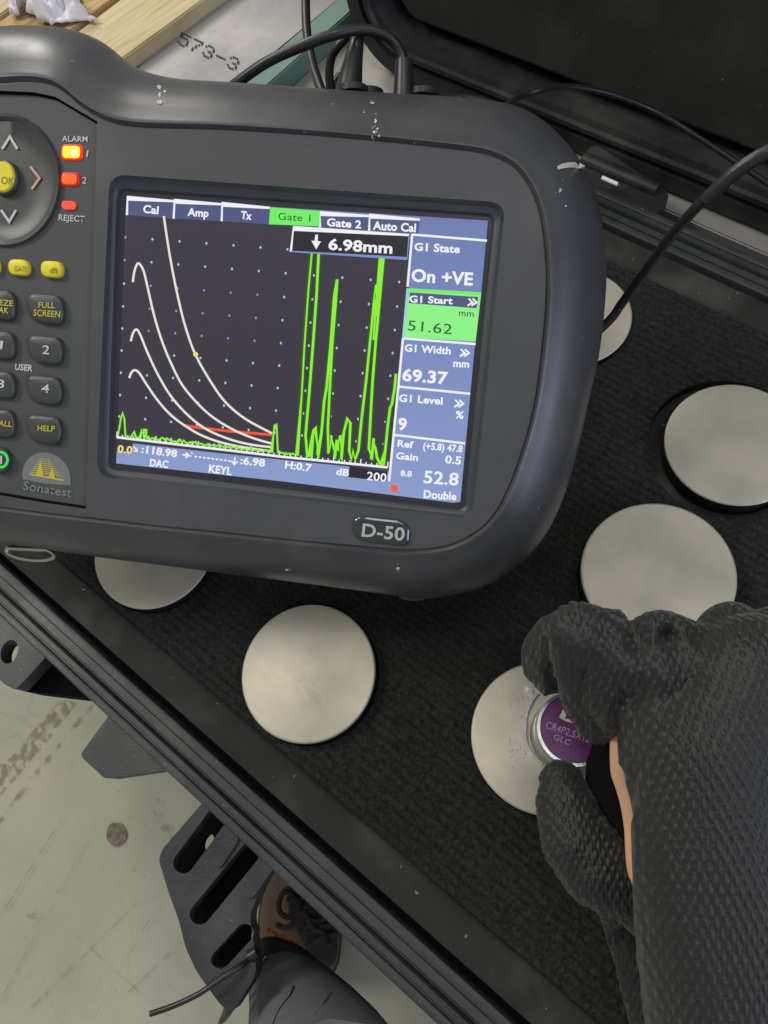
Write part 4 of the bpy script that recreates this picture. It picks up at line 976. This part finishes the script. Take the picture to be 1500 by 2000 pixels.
# thumb from the side of the palm
bm = bmesh.new()
chain(bm, [(1098, 1530, .287, 44), (1106, 1575, .283, 57), (1126, 1640, .278, 68), (1168, 1695, .274, 72), (1240, 1735, .272, 66), (1330, 1800, .268, 80), (1450, 1860, .262, 100)])
chain(bm, [(1180, 1700, .288, 50), (1300, 1760, .285, 80)])
chain(bm, [(1160, 1700, .279, 56), (1210, 1760, .282, 44), (1240, 1850, .283, 46), (1262, 1940, .28, 46), (1310, 2060, .276, 60)])
chain(bm, [(1190, 1712, .283, 50), (1300, 1800, .29, 90), (1400, 1950, .29, 110), (1450, 2100, .29, 120)])
tmp = bpy.data.meshes.new('t'); bm.to_mesh(tmp); bm.free(); to = bpy.data.objects.new('t', tmp); col.objects.link(to)
o = glove_part(to, 'glove_thumb', .0010, 9, .0006, hand); o['label'] = 'thumb of the black glove pressing the probe from below'
# near-black filler: shade of the hollow between thumb and index, painted in
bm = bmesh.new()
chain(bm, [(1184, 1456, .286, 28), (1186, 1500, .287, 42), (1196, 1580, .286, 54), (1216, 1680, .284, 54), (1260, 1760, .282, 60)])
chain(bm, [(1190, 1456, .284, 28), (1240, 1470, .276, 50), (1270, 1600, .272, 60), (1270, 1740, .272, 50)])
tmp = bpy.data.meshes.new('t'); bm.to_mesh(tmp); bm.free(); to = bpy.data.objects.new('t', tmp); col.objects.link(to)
remesh(to, .0015, 6, 0, 0); o = baked(to, 'hollow_shade', material('hollow_shade', (20, 19, 19), .95, spec=.1), None, 180)
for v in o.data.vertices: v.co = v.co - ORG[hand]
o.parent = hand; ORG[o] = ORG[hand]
for L_, r_ in (([(1150, 1752, .277), (1184, 1744, .272), (1222, 1752, .269), (1240, 1775, .268)], lambda t: .0012 * math.sin(math.pi * (t * .9 + .05))),
               ([(1238, 1796, .268), (1208, 1806, .271), (1190, 1824, .273), (1190, 1850, .275)], lambda t: .0013 * math.sin(math.pi * (t * .9 + .05)))):
    tube('cuff_edge', [PD(*q) for q in L_], r_, GM, hand, 8, 5)
# bare palm seen between thumb and glove edge
le = [(1191, 1438), (1191, 1480), (1193, 1512), (1204, 1545), (1213, 1580), (1219, 1620), (1221, 1660), (1224, 1695), (1230, 1718), (1239, 1740)]
re = [(1200, 1438), (1209, 1475), (1219, 1508), (1230, 1545), (1239, 1580), (1242, 1610), (1242, 1645), (1240, 1680), (1240, 1710), (1242, 1742)]
le = catmull([Vector(p) for p in le], 4); re = catmull([Vector(p) for p in re], 4)
SK = []
def skdepth(py): return .262 if py > 1500 else .262 + (1500 - py) * .00003
nseg = 10
for a, b_ in zip(le, re):
    b2 = b_ + Vector((40, 0)); row = []
    for k in range(nseg + 1):
        t = k / nseg; q = a.lerp(b2, t); bulge = math.sin(math.pi * min(t * .9 + .08, 1)) * .004
        row.append(PD(q.x, q.y, skdepth(q.y) - bulge))
    row2 = [PD((a.lerp(b2, k / nseg)).x, (a.lerp(b2, k / nseg)).y, skdepth(a.y) + .006 * math.sin(math.pi * k / nseg)) for k in range(nseg - 1, 0, -1)]
    SK.append(row + row2)
skin = mesh('palm_skin', *loft(SK, True, True, True), MT['skin'], hand, 80); skin['label'] = 'strip of bare skin showing at the glove opening'
# pale cuff corner at the bottom edge of the photo
mesh('sleeve_corner', *loft([[PD(1266, 1976, .262), PD(1272, 1978, .262), PD(1274, 1982, .266)], [PD(1268, 1995, .262), PD(1284, 1996, .260), PD(1288, 2000, .266)], [PD(1268, 2040, .262), PD(1310, 2040, .258), PD(1310, 2044, .268)]], True, True, True), MT['tissue'], hand)

# ---------------------------------------------------------------- steel plates and pallet behind
def slabpx(name, pts, z, th, mat, parent=None, r=0, bev=.001):
    lp = [PZ(x, y, z) for x, y in (round_poly(pts, r) if r else pts)]
    return slab(name, [lp], Vector((0, 0, -th)), mat, parent, bev)
def thing_mesh(name, label, cat, pts, z, th, mat, group=None, bev=.001):
    c = [PZ(x, y, z) for x, y in pts]; loc = sum(c, Vector()) / len(c); loc.z = z - th
    t = thing(name, loc, label, cat, group); return t
zp1 = -.0105
pl = thing_mesh('steel_plate', 'flat grey steel plate with dotted 573-3 print, beside the wooden pallet', 'steel plate', [(300, 130), (560, 0)], zp1, .0119, None)
slabpx('plate', [(100, 275), (440, -18), (700, -235), (900, -200), (655, 5), (470, 158), (300, 300), (150, 420)], zp1, .0119, plate_mat('steel_plate_grey', (150, 147, 142), (133, 131, 136)), pl)
DOT = {'5': ["11111", "10000", "11110", "00001", "00001", "10001", "01110"], '7': ["11111", "00001", "00010", "00100", "00100", "01000", "01000"],
       '3': ["01110", "10001", "00001", "00110", "00001", "10001", "01110"], '-': ["00000", "00000", "00000", "11111", "00000", "00000", "00000"]}
dd = []
base0 = Vector((347, 84)); ud = Vector((113, 53)).normalized(); nd = Vector((ud.y, -ud.x))
for ci, ch in enumerate('573-3'):
    for r_, row in enumerate(DOT[ch]):
        for c2, b_ in enumerate(row):
            if b_ == '1': dd.append(base0 + ud * (ci * 26.5 + c2 * 4.1) + nd * ((6 - r_) * 3.6))
vs = []; fs = []
for p in dd:
    n = len(vs)
    for k in range(6):
        a = math.pi * k / 3; vs.append(PZ(p.x + 2.3 * math.cos(a), p.y + 1.9 * math.sin(a), zp1 + .0006))
    fs.append(tuple(reversed(range(n, n + 6))))
mesh('lettering', vs, fs, MT['ink'], pl, None)
ts = thing_mesh('painted_strip', 'teal painted strip between the two grey steel plates', 'metal strip', [(500, 170), (680, 0)], -.0075, .0149, None)
slabpx('strip', [(340, 275), (462, 165), (656, 0), (800, -125), (850, -120), (690, 18), (500, 185), (380, 300)], -.0075, .0149, MT['teal'], ts)
p2 = thing_mesh('steel_plate', 'bare grey steel plate under the teal strip and beside the case lid', 'steel plate', [(560, 170), (700, 150)], -.0225, .142, None)
slabpx('plate', [(240, 320), (330, 290), (420, 60), (700, -230), (860, -380), (1500, -100), (2300, 300), (2300, 795), (1500, 498), (1305, 412), (900, 228)], -.0225, .142, plate_mat('steel_plate_pale', (158, 155, 147), (136, 133, 128)), p2)
for cx, cy, s_ in ((540, 160, 10), (556, 171, 7), (570, 172, 5), (548, 152, 5)):
    vsq = [PZ(cx + s_ * random.uniform(.4, 1.1) * math.cos(a), cy + s_ * .6 * random.uniform(.4, 1.1) * math.sin(a), -.0221) for a in (math.pi * k / 5 for k in range(10))]
    mesh('ink_smudge', vsq, [tuple(reversed(range(10)))], MT['ink'], p2, None)
pal = thing('wooden_pallet', PZ(150, 30, ZF), 'pale wooden pallet of sawn boards behind the tester', 'pallet')
zt_ = .0
wa = PZ(250, 103, zt_); wb = PZ(395, 0, zt_); wang = math.atan2(wb.y - wa.y, wb.x - wa.x)
WD = wood_mat('pallet_wood', (206, 192, 156), (184, 164, 122), wang); WD2 = wood_mat('pallet_wood_warm', (190, 166, 122), (154, 122, 78), wang)
slabpx('board', [(-60, 220), (237, -3), (400, -118), (556, -114), (395, 0), (252, 104), (80, 224)], zt_, .012, WD, pal)
slabpx('board', [(-300, 380), (222, -3), (390, -123), (240, -130), (62, -4), (-300, 260)], zt_ + .001, .020, WD2, pal)
slabpx('board', [(-420, 330), (45, -4), (200, -120), (60, -130), (-120, -6), (-500, 260)], zt_, .020, WD, pal)
slabpx('block', [(-260, 400), (150, 108), (400, -60), (470, -60), (258, 112), (20, 310), (-60, 400)], zt_ - .024, .07, MT['wood_dark'], pal)
slabpx('board', [(60, 330), (265, 130), (440, -6), (600, -118), (560, -118), (405, 2), (258, 106), (40, 260)], zt_ - .03, .016, WD2, pal)
# crumpled tissue
tis = thing('tissue', PZ(105, 20, zt_), 'crumpled white tissue lying on the pallet boards', 'tissue')
out = [(28, 35), (25, 22), (40, 8), (48, -12), (70, -40), (110, -60), (150, -45), (155, -10), (160, 14), (175, 30), (192, 42), (176, 46), (150, 44), (128, 48), (112, 55), (98, 54), (84, 52), (76, 34), (62, 34), (50, 20), (36, 38)]
loop = catmull([Vector(p) for p in out], 3, True); c0_ = Vector((104, 4)); RR = []
for k in range(15):
    s_ = 1 - k / 14.5
    RR.append([(lambda q: q)(c0_ + (p - c0_) * s_) for p in loop])
vs = []; fs = []
for k, R_ in enumerate(RR):
    for p in R_:
        w0 = PZ(p.x, p.y, zt_ + .002); q = w0 * 70
        hh = abs(noise.noise(q)) * .030 + abs(noise.noise(q * 2.3 + Vector((3, 0, 0)))) * .014
        hh *= min(1, .25 + k / 4)
        vs.append(w0 + Vector((0, 0, hh)) + Vector((noise.noise(q * 1.5), noise.noise(q * 1.5 + Vector((9, 9, 9))), 0)) * .004)
n = len(loop)
for i in range(len(RR) - 1):
    for j in range(n): fs.append((i * n + j, i * n + (j + 1) % n, (i + 1) * n + (j + 1) % n, (i + 1) * n + j))
fs.append(tuple(range((len(RR) - 1) * n, len(RR) * n)))
t_ = mesh('sheet', vs, fs, MT['tissue'], tis, 75)
so = t_.modifiers.new('thick', 'SOLIDIFY'); so.thickness = .0004

# ---------------------------------------------------------------- carrying handle and the shoe below it
def oval(cx, cy, r, d, sq, ca=.86, sa=.5, n=40):
    return [PD(cx + r * math.cos(a) * ca - r * math.sin(a) * sq * sa, cy + r * math.cos(a) * sa + r * math.sin(a) * sq * ca, d) for a in (2 * math.pi * k / n for k in range(n))]
hub = mesh('handle', *loft([oval(*q) for q in ((560, 1868, 36, .392, .4), (562, 1870, 66, .390, .45), (568, 1886, 82, .386, .52), (580, 1922, 96, .380, .64), (590, 1950, 100, .374, .7))], True, True, True), MT['case_dark'], case, 60)
gv, gf = loft([oval(*q) for q in ((584, 1934, 98, .3785, .66), (588, 1944, 110, .376, .7), (606, 1990, 124, .365, .8), (630, 2060, 150, .345, .9), (660, 2180, 190, .31, 1))], True, True, True)
grip = mesh('grip', gv, gf, MT['trouser'], hub, 60)
NB = [v.normal.copy() for v in grip.data.vertices]
for v, nb in zip(grip.data.vertices, NB):
    p = v.co.copy(); v.co = p + nb * (.0012 * noise.noise(p * 60) + .0008 * noise.noise(p * 130))
gb = BVHTree.FromPolygons([tuple(v.co + ORG[grip]) for v in grip.data.vertices], gf)
def ongrip(px, py):
    h = gb.ray_cast(CAM, ray(px, py).normalized()); return h[0] if h[0] is not None else PD(px, py, .36)
for L_, r_ in (([(574, 1926), (566, 1946), (546, 1972), (530, 2010)], .00055), ([(646, 1938), (632, 1958), (612, 1984), (600, 2012)], .0005)):
    tube('seam', [ongrip(x, y) for x, y in L_], r_, MT['case_dark'] if r_ > .00052 else MT['trouser'], grip, 6, 4)
tube('cable_tie', [PD(520, 1866, .352), PD(500, 1892, .350), PD(476, 1930, .350), PD(452, 1968, .352), PD(436, 1990, .36)], .0017, MT['tie'], case, 8)
tube('tie_head', [PD(488, 1868, .341), PD(503, 1858, .341)], .0028, MT['tie'], case, 8, 1)
leg = thing('shoe', PZ(600, 1800, ZF), 'brown lace-up shoe on the concrete, seen below the case handle', 'shoe')
shoe_px = [(524, 1706), (514, 1750), (507, 1800), (512, 1850), (560, 1890), (620, 1905), (654, 1890), (664, 1840), (660, 1800), (640, 1750), (610, 1690), (560, 1640)]
lo = catmull([Vector(p) for p in shoe_px], 3, True); cc = Vector((590, 1790))
def sr(s_, z_, c=cc): return [PZ(*(c + (p - c) * s_), z_) for p in lo]
mesh('upper', *loft([sr(1, ZF + .012), sr(1.0, ZF + .03), sr(.93, ZF + .046), sr(.78, ZF + .056), sr(.5, ZF + .062), sr(.1, ZF + .063)], True, False, True), MT['leather'], leg, 60)
mesh('sole', *loft([sr(1.03, ZF + .001), sr(1.04, ZF + .004), sr(1.04, ZF + .013), sr(1.0, ZF + .014)], True, True, True), MT['sole'], leg)
tg = [(562, 1728), (590, 1722), (622, 1760), (652, 1812), (656, 1870), (630, 1890), (596, 1850), (566, 1790)]
tl = catmull([Vector(p) for p in tg], 3, True); tc_ = Vector((606, 1800))
mesh('tongue', *loft([[PZ(*(tc_ + (p - tc_) * q), ZF + z_) for p in tl] for q, z_ in ((1.02, .050), (1, .060), (.85, .0655), (.4, .067))], True, False, True), MT['lace'], leg, 60)
rl = random.Random(5)
for i in range(7):
    t = i / 6; a = Vector((556 + 44 * t, 1738 + 110 * t)); b_ = Vector((606 + 50 * t, 1722 + 100 * t)); m_ = (a + b_) / 2 + Vector((rl.uniform(-6, 6), rl.uniform(-9, 9)))
    tube('lace', [PZ(a.x, a.y, ZF + .063), PZ(m_.x, m_.y, ZF + .0695), PZ(b_.x, b_.y, ZF + .064)], .0016, MT['lace'], leg, 8, 6)
for bx in ([(590, 1775), (562, 1742), (548, 1752), (546, 1780), (566, 1792), (590, 1778)], [(590, 1778), (616, 1752), (636, 1768), (630, 1796), (606, 1796), (588, 1780)], [(590, 1778), (570, 1806), (556, 1812), (540, 1806)], [(592, 1778), (612, 1812), (632, 1822), (644, 1846)]):
    tube('lace', [PZ(x, y, ZF + .069 + rl.uniform(0, .004)) for x, y in bx], .0015, MT['lace'], leg, 8, 6)
fr = []
for i in range(26):
    t = i / 25; x = 520 + 66 * t; y = 1811 + 32 * t + rl.uniform(-2, 2); d = .402
    fr.append([PD(x, y, d), PD(x + rl.uniform(-4, 7), y + rl.uniform(3, 9), d - .002)])
bmv, bmf = [], []
for a, b_ in fr:
    s_ = (b_ - a).cross(ray(560, 1820)).normalized() * .0007; n = len(bmv); u_ = ray(560, 1820).normalized() * .0007
    bmv += [a - s_, a + s_, b_ + s_, b_ - s_, a + u_, b_ + u_]; bmf += [(n, n + 1, n + 2, n + 3), (n, n + 3, n + 5, n + 4), (n + 1, n + 4, n + 5, n + 2)]
of = mesh('orange_fringe', bmv, bmf, MT['orange'], hub, None); of['kind'] = 'stuff'
